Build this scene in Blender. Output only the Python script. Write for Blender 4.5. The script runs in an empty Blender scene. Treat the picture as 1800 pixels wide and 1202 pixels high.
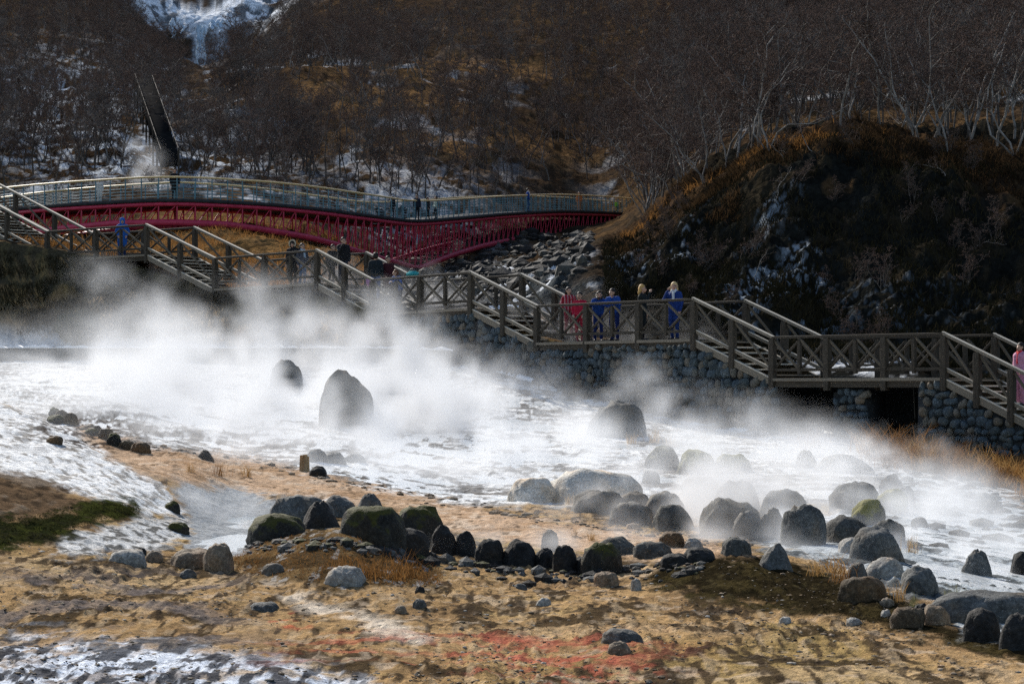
import bpy, bmesh, math, random
import numpy as np
from mathutils import Vector, Matrix, Quaternion

random.seed(7)
RNG = np.random.default_rng(7)
scene = bpy.context.scene
C = scene.collection

# ------------------------------------------------------------------ camera
F, HR = 4000.0, 680.0            # focal length and eye level, in pixels of an 1800 wide frame
cam_d = bpy.data.cameras.new('camera')
cam = bpy.data.objects.new('camera', cam_d)
C.objects.link(cam)
cam_d.sensor_width = 36.0
cam_d.lens = 80.0
cam_d.shift_y = (HR - 601.0) / 1800.0
cam_d.clip_start, cam_d.clip_end = 0.5, 4000.0
cam.location = (0, 0, 0)
cam.rotation_euler = (math.radians(90), 0, 0)
scene.camera = cam

# ------------------------------------------------------------------ sky, sun, exposure
SUN_EL, SUN_AZ = math.radians(32), math.radians(-26)      # azimuth from +Y towards +X
world = bpy.data.worlds.new('World')
scene.world = world
world.use_nodes = True
wn = world.node_tree
wn.nodes.clear()
sky = wn.nodes.new('ShaderNodeTexSky')
sky.sky_type = 'NISHITA'
sky.sun_disc = False
sky.sun_elevation = SUN_EL
sky.sun_rotation = SUN_AZ % (2 * math.pi)
bg = wn.nodes.new('ShaderNodeBackground')
bg.inputs['Strength'].default_value = 0.115
wo = wn.nodes.new('ShaderNodeOutputWorld')
wn.links.new(sky.outputs[0], bg.inputs[0])
wn.links.new(bg.outputs[0], wo.inputs[0])
sun_d = bpy.data.lights.new('sun', 'SUN')
sun_d.energy = 4.6
sun_d.angle = math.radians(0.5)
sun_d.color = (1.0, 0.945, 0.86)
sun = bpy.data.objects.new('sun', sun_d)
C.objects.link(sun)
sdir = Vector((math.sin(SUN_AZ) * math.cos(SUN_EL), math.cos(SUN_AZ) * math.cos(SUN_EL), math.sin(SUN_EL)))
sun.rotation_euler = sdir.to_track_quat('Z', 'Y').to_euler()
sun.location = sdir * 200
vs = scene.view_settings
vs.view_transform = 'Standard'
vs.look = 'None'
vs.gamma = 1.0
vs.use_curve_mapping = False
vs.exposure = 0.45
cy = scene.cycles
cy.volume_bounces = 1
cy.max_bounces = 6
cy.diffuse_bounces = 2
cy.glossy_bounces = 2
cy.transparent_max_bounces = 8
cy.volume_step_rate = 1.5
cy.volume_max_steps = 256
cy.use_denoising = False
cy.caustics_reflective = False
cy.caustics_refractive = False

# ------------------------------------------------------------------ numpy noise
_perm = RNG.permutation(1 << 12).astype(np.int64)
_val = RNG.random(1 << 12) * 2 - 1
def _h(ix, iy, s):
    return _val[_perm[(ix + _perm[(iy + s * 131) & 4095]) & 4095]]
def vnoise(x, y, s=0):
    x = np.asarray(x, float); y = np.asarray(y, float)
    ix = np.floor(x).astype(np.int64); iy = np.floor(y).astype(np.int64)
    fx = x - ix; fy = y - iy
    fx = fx * fx * fx * (fx * (fx * 6 - 15) + 10); fy = fy * fy * fy * (fy * (fy * 6 - 15) + 10)
    a = _h(ix, iy, s); b = _h(ix + 1, iy, s); c = _h(ix, iy + 1, s); d = _h(ix + 1, iy + 1, s)
    return (a + (b - a) * fx) * (1 - fy) + (c + (d - c) * fx) * fy
def fbm(x, y, o=4, s=0, g=0.5):
    t = 0.0; a = 1.0; n = 0.0
    x = np.asarray(x, float); y = np.asarray(y, float)
    for k in range(o):
        t = t + a * vnoise(x, y, s + k * 7); n += a
        a *= g; x = x * 2.03 + 17.3; y = y * 2.03 - 9.1
    return t / n
def ridged(x, y, o=4, s=0):
    t = 0.0; a = 1.0; n = 0.0
    for k in range(o):
        t = t + a * (1 - np.abs(vnoise(x, y, s + k * 5)) * 2); n += a
        a *= 0.55; x = x * 2.1 + 5.7; y = y * 2.1 + 3.3
    return t / n
def sstep(a, b, x):
    t = np.clip((x - a) / (b - a), 0, 1)
    return t * t * (3 - 2 * t)

# ------------------------------------------------------------------ helpers
def tag(o, label=None, cat=None, group=None, kind=None):
    if label: o['label'] = label
    if cat: o['category'] = cat
    if group: o['group'] = group
    if kind: o['kind'] = kind
    return o
def empty(name, loc=(0, 0, 0), rz=0.0):
    o = bpy.data.objects.new(name, None)
    o.empty_display_size = 0.3
    C.objects.link(o)
    o.location = loc
    o.rotation_euler = (0, 0, rz)
    return o
def link(name, data, parent=None, mw=None):
    o = bpy.data.objects.new(name, data)
    C.objects.link(o)
    if parent is not None:
        o.parent = parent
    if mw is not None:
        if parent is not None:
            p = parent
            pm = Matrix.LocRotScale(p.location, p.rotation_euler, p.scale)
            while p.parent is not None:
                p = p.parent
                pm = Matrix.LocRotScale(p.location, p.rotation_euler, p.scale) @ pm
            mw = pm.inverted() @ mw
        o.matrix_basis = mw
    return o
def mesh_np(name, co, faces, mats=(), smooth=False, midx=None):
    co = np.asarray(co, np.float32); faces = np.asarray(faces, np.int32)
    me = bpy.data.meshes.new(name)
    n, k = len(faces), faces.shape[1]
    me.vertices.add(len(co)); me.vertices.foreach_set('co', co.ravel())
    me.loops.add(n * k); me.loops.foreach_set('vertex_index', faces.ravel())
    me.polygons.add(n)
    me.polygons.foreach_set('loop_start', np.arange(0, n * k, k, dtype=np.int32))
    me.polygons.foreach_set('loop_total', np.full(n, k, np.int32))
    if midx is not None: me.polygons.foreach_set('material_index', np.asarray(midx, np.int32))
    if smooth: me.polygons.foreach_set('use_smooth', np.ones(n, bool))
    for m in mats: me.materials.append(m)
    me.update(calc_edges=True)
    return me
def set_attr(me, name, arr, typ='FLOAT_COLOR'):
    a = me.attributes.new(name, typ, 'POINT')
    if typ == 'FLOAT_COLOR':
        arr = np.concatenate([arr, np.ones((len(arr), 1))], 1).astype(np.float32)
        a.data.foreach_set('color', arr.ravel())
    else:
        a.data.foreach_set('value', np.asarray(arr, np.float32))

# ------------------------------------------------------------------ materials
class NT:
    def __init__(s, name):
        s.m = bpy.data.materials.new(name); s.m.use_nodes = True
        s.t = s.m.node_tree; s.t.nodes.clear()
    def n(s, typ, **kw):
        nd = s.t.nodes.new(typ)
        for k, v in kw.items():
            if k in nd.inputs: nd.inputs[k].default_value = v
            else: setattr(nd, k, v)
        return nd
    def l(s, a, b): s.t.links.new(a, b)
def mix_rgb(t, fac, a, b, typ='MIX'):
    m = t.n('ShaderNodeMix', data_type='RGBA', blend_type=typ)
    for sock, v in ((m.inputs[0], fac), (m.inputs[6], a), (m.inputs[7], b)):
        if hasattr(v, 'is_linked') or isinstance(v, bpy.types.NodeSocket): t.l(v, sock)
        else: sock.default_value = v if not isinstance(v, tuple) else (*v[:3], 1)
    return m.outputs[2]
def tex(t, scale, detail=4, rough=0.55, coord='Object', vec=None, stretch=None):
    if vec is None:
        tc = t.n('ShaderNodeTexCoord'); vec = tc.outputs[coord]
    if stretch:
        mp = t.n('ShaderNodeMapping'); mp.inputs['Scale'].default_value = stretch
        t.l(vec, mp.inputs[0]); vec = mp.outputs[0]
    nz = t.n('ShaderNodeTexNoise'); nz.inputs['Scale'].default_value = scale
    nz.inputs['Detail'].default_value = detail; nz.inputs['Roughness'].default_value = rough
    t.l(vec, nz.inputs['Vector'])
    return nz.outputs['Fac']
def ramp(t, fac, stops):
    r = t.n('ShaderNodeValToRGB')
    els = r.color_ramp.elements
    while len(els) < len(stops): els.new(0.5)
    for e, (p, c) in zip(els, stops):
        e.position = p; e.color = (*c, 1) if len(c) == 3 else c
    t.l(fac, r.inputs[0])
    return r.outputs[0]
def finish(t, col, rough=0.8, bump=None, bstr=0.3, bdist=0.02, spec=0.3, metal=0.0):
    b = t.n('ShaderNodeBsdfPrincipled')
    if isinstance(col, tuple): b.inputs['Base Color'].default_value = (*col, 1)
    else: t.l(col, b.inputs['Base Color'])
    if isinstance(rough, (int, float)): b.inputs['Roughness'].default_value = rough
    else: t.l(rough, b.inputs['Roughness'])
    b.inputs['Specular IOR Level'].default_value = spec
    b.inputs['Metallic'].default_value = metal
    if bump is not None:
        bn = t.n('ShaderNodeBump'); bn.inputs['Strength'].default_value = bstr; bn.inputs['Distance'].default_value = bdist
        t.l(bump, bn.inputs['Height']); t.l(bn.outputs[0], b.inputs['Normal'])
    o = t.n('ShaderNodeOutputMaterial')
    t.l(b.outputs[0], o.inputs[0])
    return t.m
def noisy(name, c1, c2, scale=8, rough=0.8, bstr=0.3, bdist=0.02, spec=0.3, metal=0.0, stretch=None, c3=None):
    t = NT(name)
    f = tex(t, scale, 5, 0.6, stretch=stretch)
    st = [(0.3, c1), (0.7, c2)] if c3 is None else [(0.25, c1), (0.55, c2), (0.75, c3)]
    return finish(t, ramp(t, f, st), rough, f, bstr, bdist, spec, metal)

def grassy(name, c1, c2, scale):
    t = NT(name)
    c = ramp(t, tex(t, scale, 4, 0.6), [(0.3, c1), (0.7, c2)])
    d_ = t.n('ShaderNodeBsdfDiffuse'); t.l(c, d_.inputs[0])
    tr = t.n('ShaderNodeBsdfTranslucent'); t.l(c, tr.inputs[0])
    mx = t.n('ShaderNodeMixShader'); mx.inputs[0].default_value = 0.45
    t.l(d_.outputs[0], mx.inputs[1]); t.l(tr.outputs[0], mx.inputs[2])
    o = t.n('ShaderNodeOutputMaterial'); t.l(mx.outputs[0], o.inputs[0])
    return t.m
def ground_mat(name, scale, bdist, contrast=0.5):
    t = NT(name)
    at = t.n('ShaderNodeAttribute', attribute_name='col')
    f1 = tex(t, scale, 6, 0.65); f2 = tex(t, scale * 6.3, 3, 0.6)
    k = 1.0 + contrast
    v1 = ramp(t, f1, [(0.28, (1 - contrast,) * 3), (0.5, (1, 1, 1)), (0.72, (k, k, k))])
    v2 = ramp(t, f2, [(0.3, (1 - contrast * .7,) * 3), (0.7, (1 + contrast * .5,) * 3)])
    c = mix_rgb(t, 1.0, at.outputs['Color'], v1, 'MULTIPLY')
    c = mix_rgb(t, 1.0, c, v2, 'MULTIPLY')
    ad = t.n('ShaderNodeMath', operation='MULTIPLY_ADD'); t.l(f2, ad.inputs[0]); ad.inputs[1].default_value = 0.35; t.l(f1, ad.inputs[2])
    return finish(t, c, 0.95, ad.outputs[0], 0.8, bdist, 0.0)
M = {}
M['ground'] = ground_mat('spring_ground', 9.0, 0.05, 0.5)
M['hill'] = ground_mat('hill_ground', 0.9, 0.35, 0.55)
def water_mat():
    t = NT('spring_water')
    f = tex(t, 7.0, 4, 0.6, stretch=(1, 0.35, 1)); f2 = tex(t, 1.3, 3, 0.5)
    c = ramp(t, f2, [(0.28, (0.46, 0.51, 0.52)), (0.6, (0.80, 0.81, 0.80))])
    return finish(t, c, 0.16, f, 0.7, 0.07, 0.5)
M['water'] = water_mat()
def pool_mat():
    t = NT('pool_water')
    f = tex(t, 5.0, 3, 0.5, stretch=(1, 0.3, 1))
    return finish(t, (0.30, 0.37, 0.41), 0.08, f, 0.25, 0.03, 0.6)
M['pool_water'] = pool_mat()
def rock_mat(name, c1, c2, moss=None, mossamt=0.5, rough=0.8):
    t = NT(name)
    ge = t.n('ShaderNodeNewGeometry')
    tc = t.n('ShaderNodeTexCoord')
    f = tex(t, 5.0, 6, 0.65, vec=ge.outputs['Position']); f2 = tex(t, 26.0, 4, 0.7, vec=ge.outputs['Position'])
    c = ramp(t, f, [(0.3, c1), (0.72, c2)])
    f3 = tex(t, 1.9, 4, 0.6, vec=ge.outputs['Position']); f4 = tex(t, 60.0, 2, 0.5, vec=ge.outputs['Position'])
    c = mix_rgb(t, ramp(t, f3, [(0.5, (0, 0, 0)), (0.66, (.6, .6, .6))]), c, tuple(min(1, v * k_) for v, k_ in zip(c2, (1.15, .85, .58))))
    sp = ramp(t, f2, [(0.35, (0.55,) * 3), (0.55, (1.0,) * 3), (0.72, (1.7,) * 3)])
    c = mix_rgb(t, 1.0, c, sp, 'MULTIPLY')
    c = mix_rgb(t, ramp(t, f4, [(0.64, (0, 0, 0)), (0.7, (.45, .45, .45))]), c, tuple(min(1, v * 2.6) for v in c2))
    if moss:
        sx = t.n('ShaderNodeSeparateXYZ'); t.l(ge.outputs['Normal'], sx.inputs[0])
        a = t.n('ShaderNodeMath', operation='MULTIPLY_ADD'); t.l(sx.outputs[2], a.inputs[0]); a.inputs[1].default_value = 0.5; t.l(f, a.inputs[2])
        mk = ramp(t, a.outputs[0], [(0.9 - mossamt * .45, (0, 0, 0)), (1.05 - mossamt * .45, (1, 1, 1))])
        mc = ramp(t, f2, [(0.3, tuple(v * .5 for v in moss)), (0.7, moss)])
        c = mix_rgb(t, mk, c, mc)
    ad = t.n('ShaderNodeMath', operation='MULTIPLY_ADD'); t.l(f2, ad.inputs[0]); ad.inputs[1].default_value = 0.4; t.l(f, ad.inputs[2])
    return finish(t, c, rough, ad.outputs[0], 0.9, 0.04, 0.15)
M['rock_dark'] = rock_mat('dark_rock', (0.012, 0.012, 0.012), (0.038, 0.037, 0.035))
M['rock_mossy'] = rock_mat('mossy_rock', (0.016, 0.016, 0.014), (0.05, 0.047, 0.04), (0.075, 0.072, 0.016), 0.5)
M['rock_moss_bright'] = rock_mat('bright_mossy_rock', (0.05, 0.055, 0.055), (0.12, 0.12, 0.11), (0.22, 0.2, 0.04), 0.75)
M['rock_grey'] = rock_mat('grey_rock', (0.05, 0.052, 0.05), (0.145, 0.146, 0.138))
M['rock_steam'] = rock_mat('wet_grey_rock', (0.042, 0.041, 0.036), (0.125, 0.12, 0.105))
M['rock_brown'] = rock_mat('brown_rock', (0.05, 0.036, 0.022), (0.14, 0.10, 0.06))
M['rock_tan'] = rock_mat('tan_rock', (0.12, 0.09, 0.06), (0.29, 0.225, 0.16))
M['rock_pale'] = rock_mat('pale_rock', (0.19, 0.175, 0.155), (0.40, 0.375, 0.33))
M['litter'] = rock_mat('dark_litter', (0.025, 0.018, 0.011), (0.07, 0.05, 0.03))
M['litter_pale'] = rock_mat('pale_litter', (0.25, 0.19, 0.12), (0.45, 0.36, 0.25))
M['sinter'] = rock_mat('sinter_crust', (0.38, 0.34, 0.28), (0.72, 0.68, 0.6))
M['stone_a'] = rock_mat('wall_stone_grey', (0.034, 0.048, 0.06), (0.112, 0.142, 0.16))
M['stone_b'] = rock_mat('wall_stone_dark', (0.028, 0.038, 0.045), (0.085, 0.105, 0.11))
M['stone_c'] = rock_mat('wall_stone_brown', (0.07, 0.065, 0.05), (0.19, 0.17, 0.14))
M['mortar'] = noisy('wall_joint', (0.012, 0.014, 0.015), (0.03, 0.033, 0.034), 6)
M['wood'] = noisy('weathered_wood', (0.06, 0.047, 0.031), (0.14, 0.112, 0.076), 9, 0.75, 0.4, 0.01, 0.3, stretch=(0.15, 1, 1))
M['wood_rail'] = noisy('worn_rail_wood', (0.10, 0.08, 0.055), (0.23, 0.185, 0.13), 9, 0.6, 0.3, 0.01, 0.4, stretch=(0.15, 1, 1))
M['wood_dark'] = noisy('dark_post_wood', (0.024, 0.019, 0.013), (0.072, 0.056, 0.038), 9, 0.8, 0.4, 0.01)
M['snow'] = noisy('snow', (0.72, 0.75, 0.8), (0.85, 0.86, 0.88), 5, 0.7, 0.4, 0.04, 0.3)
M['frost'] = noisy('frosted_wood', (0.34, 0.29, 0.22), (0.64, 0.57, 0.46), 6, 0.7, 0.3, 0.01)  # cream tone paints in the sunlit tops of stair rails, stringers and treads
M['red'] = noisy('red_bridge_paint', (0.44, 0.026, 0.06), (0.62, 0.048, 0.105), 3, 0.5, 0.1, 0.01, 0.4)
M['blue_metal'] = noisy('blue_rail_paint', (0.08, 0.18, 0.22), (0.17, 0.30, 0.34), 4, 0.65, 0.1, 0.005, 0.15)
M['yellow'] = noisy('yellow_rail_paint', (0.62, 0.42, 0.15), (0.8, 0.6, 0.3), 4, 0.45, 0.1, 0.005, 0.5)
M['deck_dark'] = noisy('dark_deck', (0.02, 0.02, 0.022), (0.05, 0.05, 0.05), 4)
M['soot'] = noisy('old_dark_timber', (0.008, 0.008, 0.009), (0.022, 0.021, 0.02), 2, 1.0, 0.3, 0.02, 0.0)
M['concrete'] = noisy('old_concrete', (0.18, 0.18, 0.17), (0.34, 0.33, 0.31), 2, 0.9, 0.3, 0.03)
M['bark_pale'] = noisy('pale_birch_bark', (0.08, 0.068, 0.06), (0.36, 0.325, 0.29), 3.0, 0.7, 0.3, 0.01, 0.05)
M['bark_brown'] = noisy('brown_bark', (0.05, 0.042, 0.036), (0.14, 0.12, 0.105), 3.0, 0.8, 0.3, 0.01, 0.05)
M['twig'] = noisy('red_brown_twigs', (0.06, 0.044, 0.038), (0.15, 0.108, 0.09), 0.9, 0.8, 0.0, 0.01, 0.0)
M['twig_grey'] = noisy('grey_twigs', (0.07, 0.062, 0.058), (0.2, 0.175, 0.16), 0.9, 0.8, 0.0, 0.01, 0.0)
M['grass_dry'] = grassy('dry_grass', (0.20, 0.11, 0.04), (0.42, 0.26, 0.10), 2.5)
M['grass_brown'] = grassy('brown_grass', (0.10, 0.048, 0.018), (0.26, 0.13, 0.042), 1.5)
M['grass_dark'] = noisy('dark_undergrowth', (0.012, 0.012, 0.007), (0.045, 0.035, 0.018), 0.7, 0.85, 0, 0.01, 0.0)
M['grass_pale'] = grassy('pale_straw', (0.32, 0.22, 0.12), (0.55, 0.42, 0.26), 2.5)
M['grass_red'] = grassy('red_algae', (0.26, 0.035, 0.022), (0.50, 0.10, 0.06), 2.5)
M['moss_blade'] = grassy('moss', (0.012, 0.014, 0.005), (0.045, 0.044, 0.014), 3.0)
M['turf'] = grassy('ochre_turf', (0.10, 0.062, 0.024), (0.36, 0.235, 0.10), 6.0)
M['grass_rust'] = grassy('rust_grass', (0.015, 0.011, 0.007), (0.058, 0.035, 0.018), 0.8)
M['reed'] = grassy('green_reed', (0.09, 0.10, 0.04), (0.28, 0.27, 0.13), 2.5)
M['shrub'] = noisy('shrub_leaf', (0.014, 0.024, 0.017), (0.05, 0.065, 0.04), 4, 0.7, 0, 0.01, 0.0)
M['ice'] = noisy('blue_ice', (0.35, 0.48, 0.6), (0.75, 0.82, 0.88), 0.25, 0.8, 0.3, 0.2, 0.1)
def cloth(name, c, rough=0.85):
    return noisy(name, tuple(v * .75 for v in c), tuple(min(1, v * 1.2) for v in c), 14, rough, 0.35, 0.012, 0.2)
M['skin'] = cloth('skin', (0.48, 0.29, 0.2), 0.55)
M['shoe'] = cloth('shoe_leather', (0.02, 0.02, 0.022), 0.5)
M['eye'] = cloth('dark_eye', (0.01, 0.008, 0.007), 0.3)

# ------------------------------------------------------------------ terrain
def Zr(d, row): return (HR - row) * d / F
Z = lambda v: ('z', v)
COLS = {}
def col(px, *kn):
    a = []
    for d, r in kn:
        a.append((d, r[1] if isinstance(r, tuple) else Zr(d, r)))
    assert len(a) == 28, (px, len(a))
    COLS[px] = a
_near = [(6, Z(-2.0)), (14, Z(-2.1)), (20, Z(-2.15))]
col(-600, *_near, (27, 962), (33, 835), (40, 745), (48, 660), (51, Z(-.3)), (60, 690), (84, 645), (92, 630), (92.5, 606), (100.8, 430), (101.3, 415), (104, 405), (109, 405), (117, 420), (126, 420), (139, 410), (154, 360), (174, 300), (209, 220), (260, 140), (335, 50), (435, -40), (605, -150), (705, -220), (900, -320))
col(0, *_near, (26, 962), (31, 862), (38, 772), (46, 703), (49, Z(-.6)), (58, 698), (80, 650), (88, 634), (88.5, 610), (96.8, 440), (97.3, 425), (100, 418), (105, 420), (113, 430), (122, 428), (135, 415), (150, 365), (170, 305), (205, 230), (255, 150), (330, 60), (430, -30), (600, -140), (700, -220), (900, -320))
col(200, *_near, (25, Z(-2.1)), (28, 965), (33, 878), (39.5, 808), (42, Z(-1.5)), (50, 757), (78, 652), (87, 634), (87.4, 611), (93.2, 470), (93.8, 455), (96.5, 450), (101, 445), (108, 440), (115, 435), (125, 420), (145, 360), (165, 308), (200, 240), (250, 165), (330, 80), (430, 20), (560, -40), (660, -110), (900, -260))
col(310, *_near, (25, Z(-2.15)), (29, Z(-2.18)), (34, Z(-2.05)), (38.5, 845), (43, 815), (51, 775), (77, 658), (85.5, 636), (86, 612), (90.5, 510), (91.2, 490), (93.8, 486), (98, 462), (106, 445), (113, 430), (123, 416), (142, 362), (165, 315), (200, 255), (250, 185), (330, 150), (430, 140), (560, 132), (580, 42), (900, -70))
col(420, *_near, (25, Z(-2.15)), (30, Z(-2.22)), (36, Z(-2.22)), (41, 875), (46, 825), (52, 795), (76, 665), (84, 638), (84.4, 614), (87.2, 530), (87.8, 513), (90.5, 508), (96, 475), (104, 448), (112, 428), (122, 412), (140, 365), (165, 318), (200, 260), (250, 170), (330, 142), (430, 132), (560, 120), (580, 30), (900, -80))
col(520, *_near, (25, Z(-2.1)), (29, 952), (34, Z(-2.18)), (40, 886), (46, 832), (52, 797), (74, 672), (81.5, 640), (82, 615), (84.2, 530), (84.8, 512), (87.5, 506), (94, 480), (102, 458), (112, 440), (123, 425), (142, 380), (168, 322), (200, 262), (250, 140), (330, 125), (430, 60), (560, 10), (660, -30), (900, -100))
col(600, *_near, (25, Z(-2.1)), (28.5, 940), (33, Z(-2.15)), (40, 888), (46, 838), (52, 800), (72, 680), (79, 642), (79.4, 616), (82.2, 545), (82.7, 528), (85.5, 522), (92, 495), (101, 475), (112, 460), (125, 450), (145, 412), (170, 325), (200, 265), (250, 132), (330, 118), (430, 35), (560, -20), (660, -60), (900, -120))
col(740, *_near, (25, Z(-2.15)), (29, Z(-2.12)), (34, Z(-2.15)), (40, 895), (45, 868), (52, 815), (70, 705), (77.8, 626), (78.1, 622), (78.5, 614), (78.9, 554), (81.6, 549), (88, 545), (97, 530), (110, 516), (125, 504), (145, 486), (172, 340), (200, 270), (250, 140), (330, 100), (430, 20), (560, -5), (660, -40), (900, -120))
col(830, *_near, (25, Z(-2.18)), (30, Z(-2.2)), (35, Z(-2.18)), (40, 896), (46, 868), (54, 812), (68, 720), (75.3, 652), (75.5, 650), (75.8, 646), (76.3, 550), (79, 546), (86, 540), (95, 524), (108, 508), (125, 490), (150, 452), (178, 345), (205, 280), (250, 150), (330, 90), (430, 15), (560, 0), (660, -40), (900, -120))
col(1000, *_near, (25, Z(-2.2)), (30, Z(-2.22)), (35, Z(-2.2)), (41, 893), (48, 860), (56, 810), (66, 745), (72, 699), (72.2, 697), (72.4, 695), (72.8, 608), (75.6, 602), (80, 545), (85, 480), (91, 458), (110, 474), (145, 442), (182, 395), (210, 325), (255, 220), (320, 110), (420, 10), (600, -80), (700, -120), (900, -200))
col(1100, *_near, (25, Z(-2.2)), (30, Z(-2.22)), (36, Z(-2.22)), (42, 888), (49, 852), (56, 812), (64.5, 758), (70, 718), (70.2, 716), (70.3, 715), (70.8, 606), (73.5, 600), (78.5, 530), (85, 465), (95, 410), (115, 402), (150, 394), (185, 384), (215, 310), (260, 220), (320, 130), (400, 20), (600, -80), (700, -120), (900, -200))
col(1200, *_near, (25, Z(-2.2)), (30, Z(-2.22)), (36, Z(-2.22)), (42, 888), (49, 850), (56, 815), (63, 775), (68, 742), (68.1, 741), (68.2, 740), (68.7, 604), (71.4, 599), (77, 520), (84, 420), (93, 310), (108, 304), (135, 296), (165, 268), (200, 200), (250, 115), (320, 40), (420, -30), (600, -130), (700, -170), (900, -250))
col(1352, *_near, (25, Z(-2.2)), (30, Z(-2.22)), (36, Z(-2.22)), (42, 888), (48, 850), (54, 820), (61, 790), (65.6, 766), (65.7, 765), (65.8, 764), (66.3, 676), (69, 668), (73.5, 590), (79, 460), (91, 238), (106, 225), (132, 215), (162, 172), (198, 105), (245, 20), (320, -80), (420, -150), (600, -250), (700, -300), (900, -360))
col(1372, *_near, (25, Z(-2.2)), (30, Z(-2.22)), (36, Z(-2.22)), (42, 888), (48, 850), (54, 820), (61, 790), (65.6, 766), (66.6, 764), (67.9, 762), (68.3, 664), (69.6, 650), (74, 590), (79, 460), (91, 232), (106, 220), (132, 212), (162, 170), (198, 102), (245, 17), (320, -80), (420, -150), (600, -250), (700, -300), (900, -360))
col(1480, *_near, (25, Z(-2.2)), (30, Z(-2.22)), (36, Z(-2.22)), (41, 892), (47, 856), (53, 826), (59, 800), (63.9, 772), (65, 770), (66.3, 768), (66.8, 664), (68.5, 646), (73, 600), (78, 480), (90, 212), (105, 205), (130, 198), (160, 140), (195, 60), (240, -30), (320, -90), (420, -160), (600, -250), (700, -300), (900, -360))
col(1606, *_near, (25, Z(-2.2)), (30, Z(-2.25)), (36, Z(-2.25)), (41, 897), (46, 866), (52, 838), (57, 812), (61.9, 790), (63, 788), (64.3, 785), (64.8, 668), (66.5, 650), (71, 605), (76.5, 490), (89.5, 214), (105, 212), (130, 200), (160, 135), (195, 55), (240, -35), (320, -95), (420, -160), (600, -250), (700, -300), (900, -360))
col(1624, *_near, (25, Z(-2.2)), (30, Z(-2.27)), (36, Z(-2.28)), (41, 900), (46, 868), (52, 838), (57, 812), (61.7, 792), (61.8, 791), (61.9, 790), (62.4, 678), (65.0, 670), (70, 610), (76, 495), (89.5, 216), (105, 214), (130, 200), (160, 135), (195, 55), (240, -35), (320, -95), (420, -160), (600, -250), (700, -300), (900, -360))
col(1800, *_near, (24, Z(-2.3)), (29, Z(-2.45)), (35, Z(-2.45)), (40, 915), (45, 885), (50, 862), (55, 838), (59.3, 808), (59.4, 807), (59.5, 806), (60.0, 752), (62.7, 745), (67, 680), (74, 540), (86, 285), (98, 200), (130, 186), (160, 125), (195, 40), (240, -45), (320, -100), (420, -170), (600, -250), (700, -300), (900, -360))
col(2400, *_near, (24, Z(-2.3)), (29, Z(-2.45)), (35, Z(-2.5)), (39, 930), (43, 900), (46, 880), (48, 870), (50, 860), (50.1, 859), (50.2, 858), (50.7, 850), (53.4, 845), (58, 740), (66, 560), (80, 240), (95, 170), (130, 160), (160, 100), (195, 20), (240, -65), (320, -120), (420, -190), (600, -270), (700, -310), (900, -370))
_cpx = np.array(sorted(COLS), float)
_cd = np.array([[k[0] for k in COLS[p]] for p in sorted(COLS)])
_cz = np.array([[k[1] for k in COLS[p]] for p in sorted(COLS)])
_w = _cpx >= 740
_cd[_w, 12] += .42; _cd[_w, 13] += .55
_tpx = np.arange(-700.0, 2501.0, 5.0)
def _dense(tab):
    out = np.array([np.interp(_tpx, _cpx, tab[:, k]) for k in range(28)])
    for k in range(28):
        sg = 0 if 8 <= k <= 14 else (22 if k < 18 else 38)
        if sg:
            r = int(sg * 3 / 5); w = np.exp(-0.5 * (np.arange(-r, r + 1) * 5.0 / sg) ** 2); w /= w.sum()
            out[k] = np.convolve(np.pad(out[k], r, mode='edge'), w, 'valid')
    return out
_td, _tz = _dense(_cd), _dense(_cz)
def knots(px):
    return (np.array([np.interp(px, _tpx, _td[k]) for k in range(28)]),
            np.array([np.interp(px, _tpx, _tz[k]) for k in range(28)]))
def pchip(xk, yk, x):
    h = np.diff(xk); dl = np.diff(yk) / h
    m = np.zeros_like(yk)
    m[1:-1] = np.where(dl[:-1] * dl[1:] > 0, 2 * dl[:-1] * dl[1:] / np.where(dl[:-1] + dl[1:] == 0, 1, dl[:-1] + dl[1:]), 0)
    m[0], m[-1] = dl[0], dl[-1]
    i = np.clip(np.searchsorted(xk, x) - 1, 0, len(xk) - 2)
    t = (x - xk[i]) / h[i]
    t2, t3 = t * t, t * t * t
    return (2 * t3 - 3 * t2 + 1) * yk[i] + (t3 - 2 * t2 + t) * h[i] * m[i] + (-2 * t3 + 3 * t2) * yk[i + 1] + (t3 - t2) * h[i] * m[i + 1]
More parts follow.
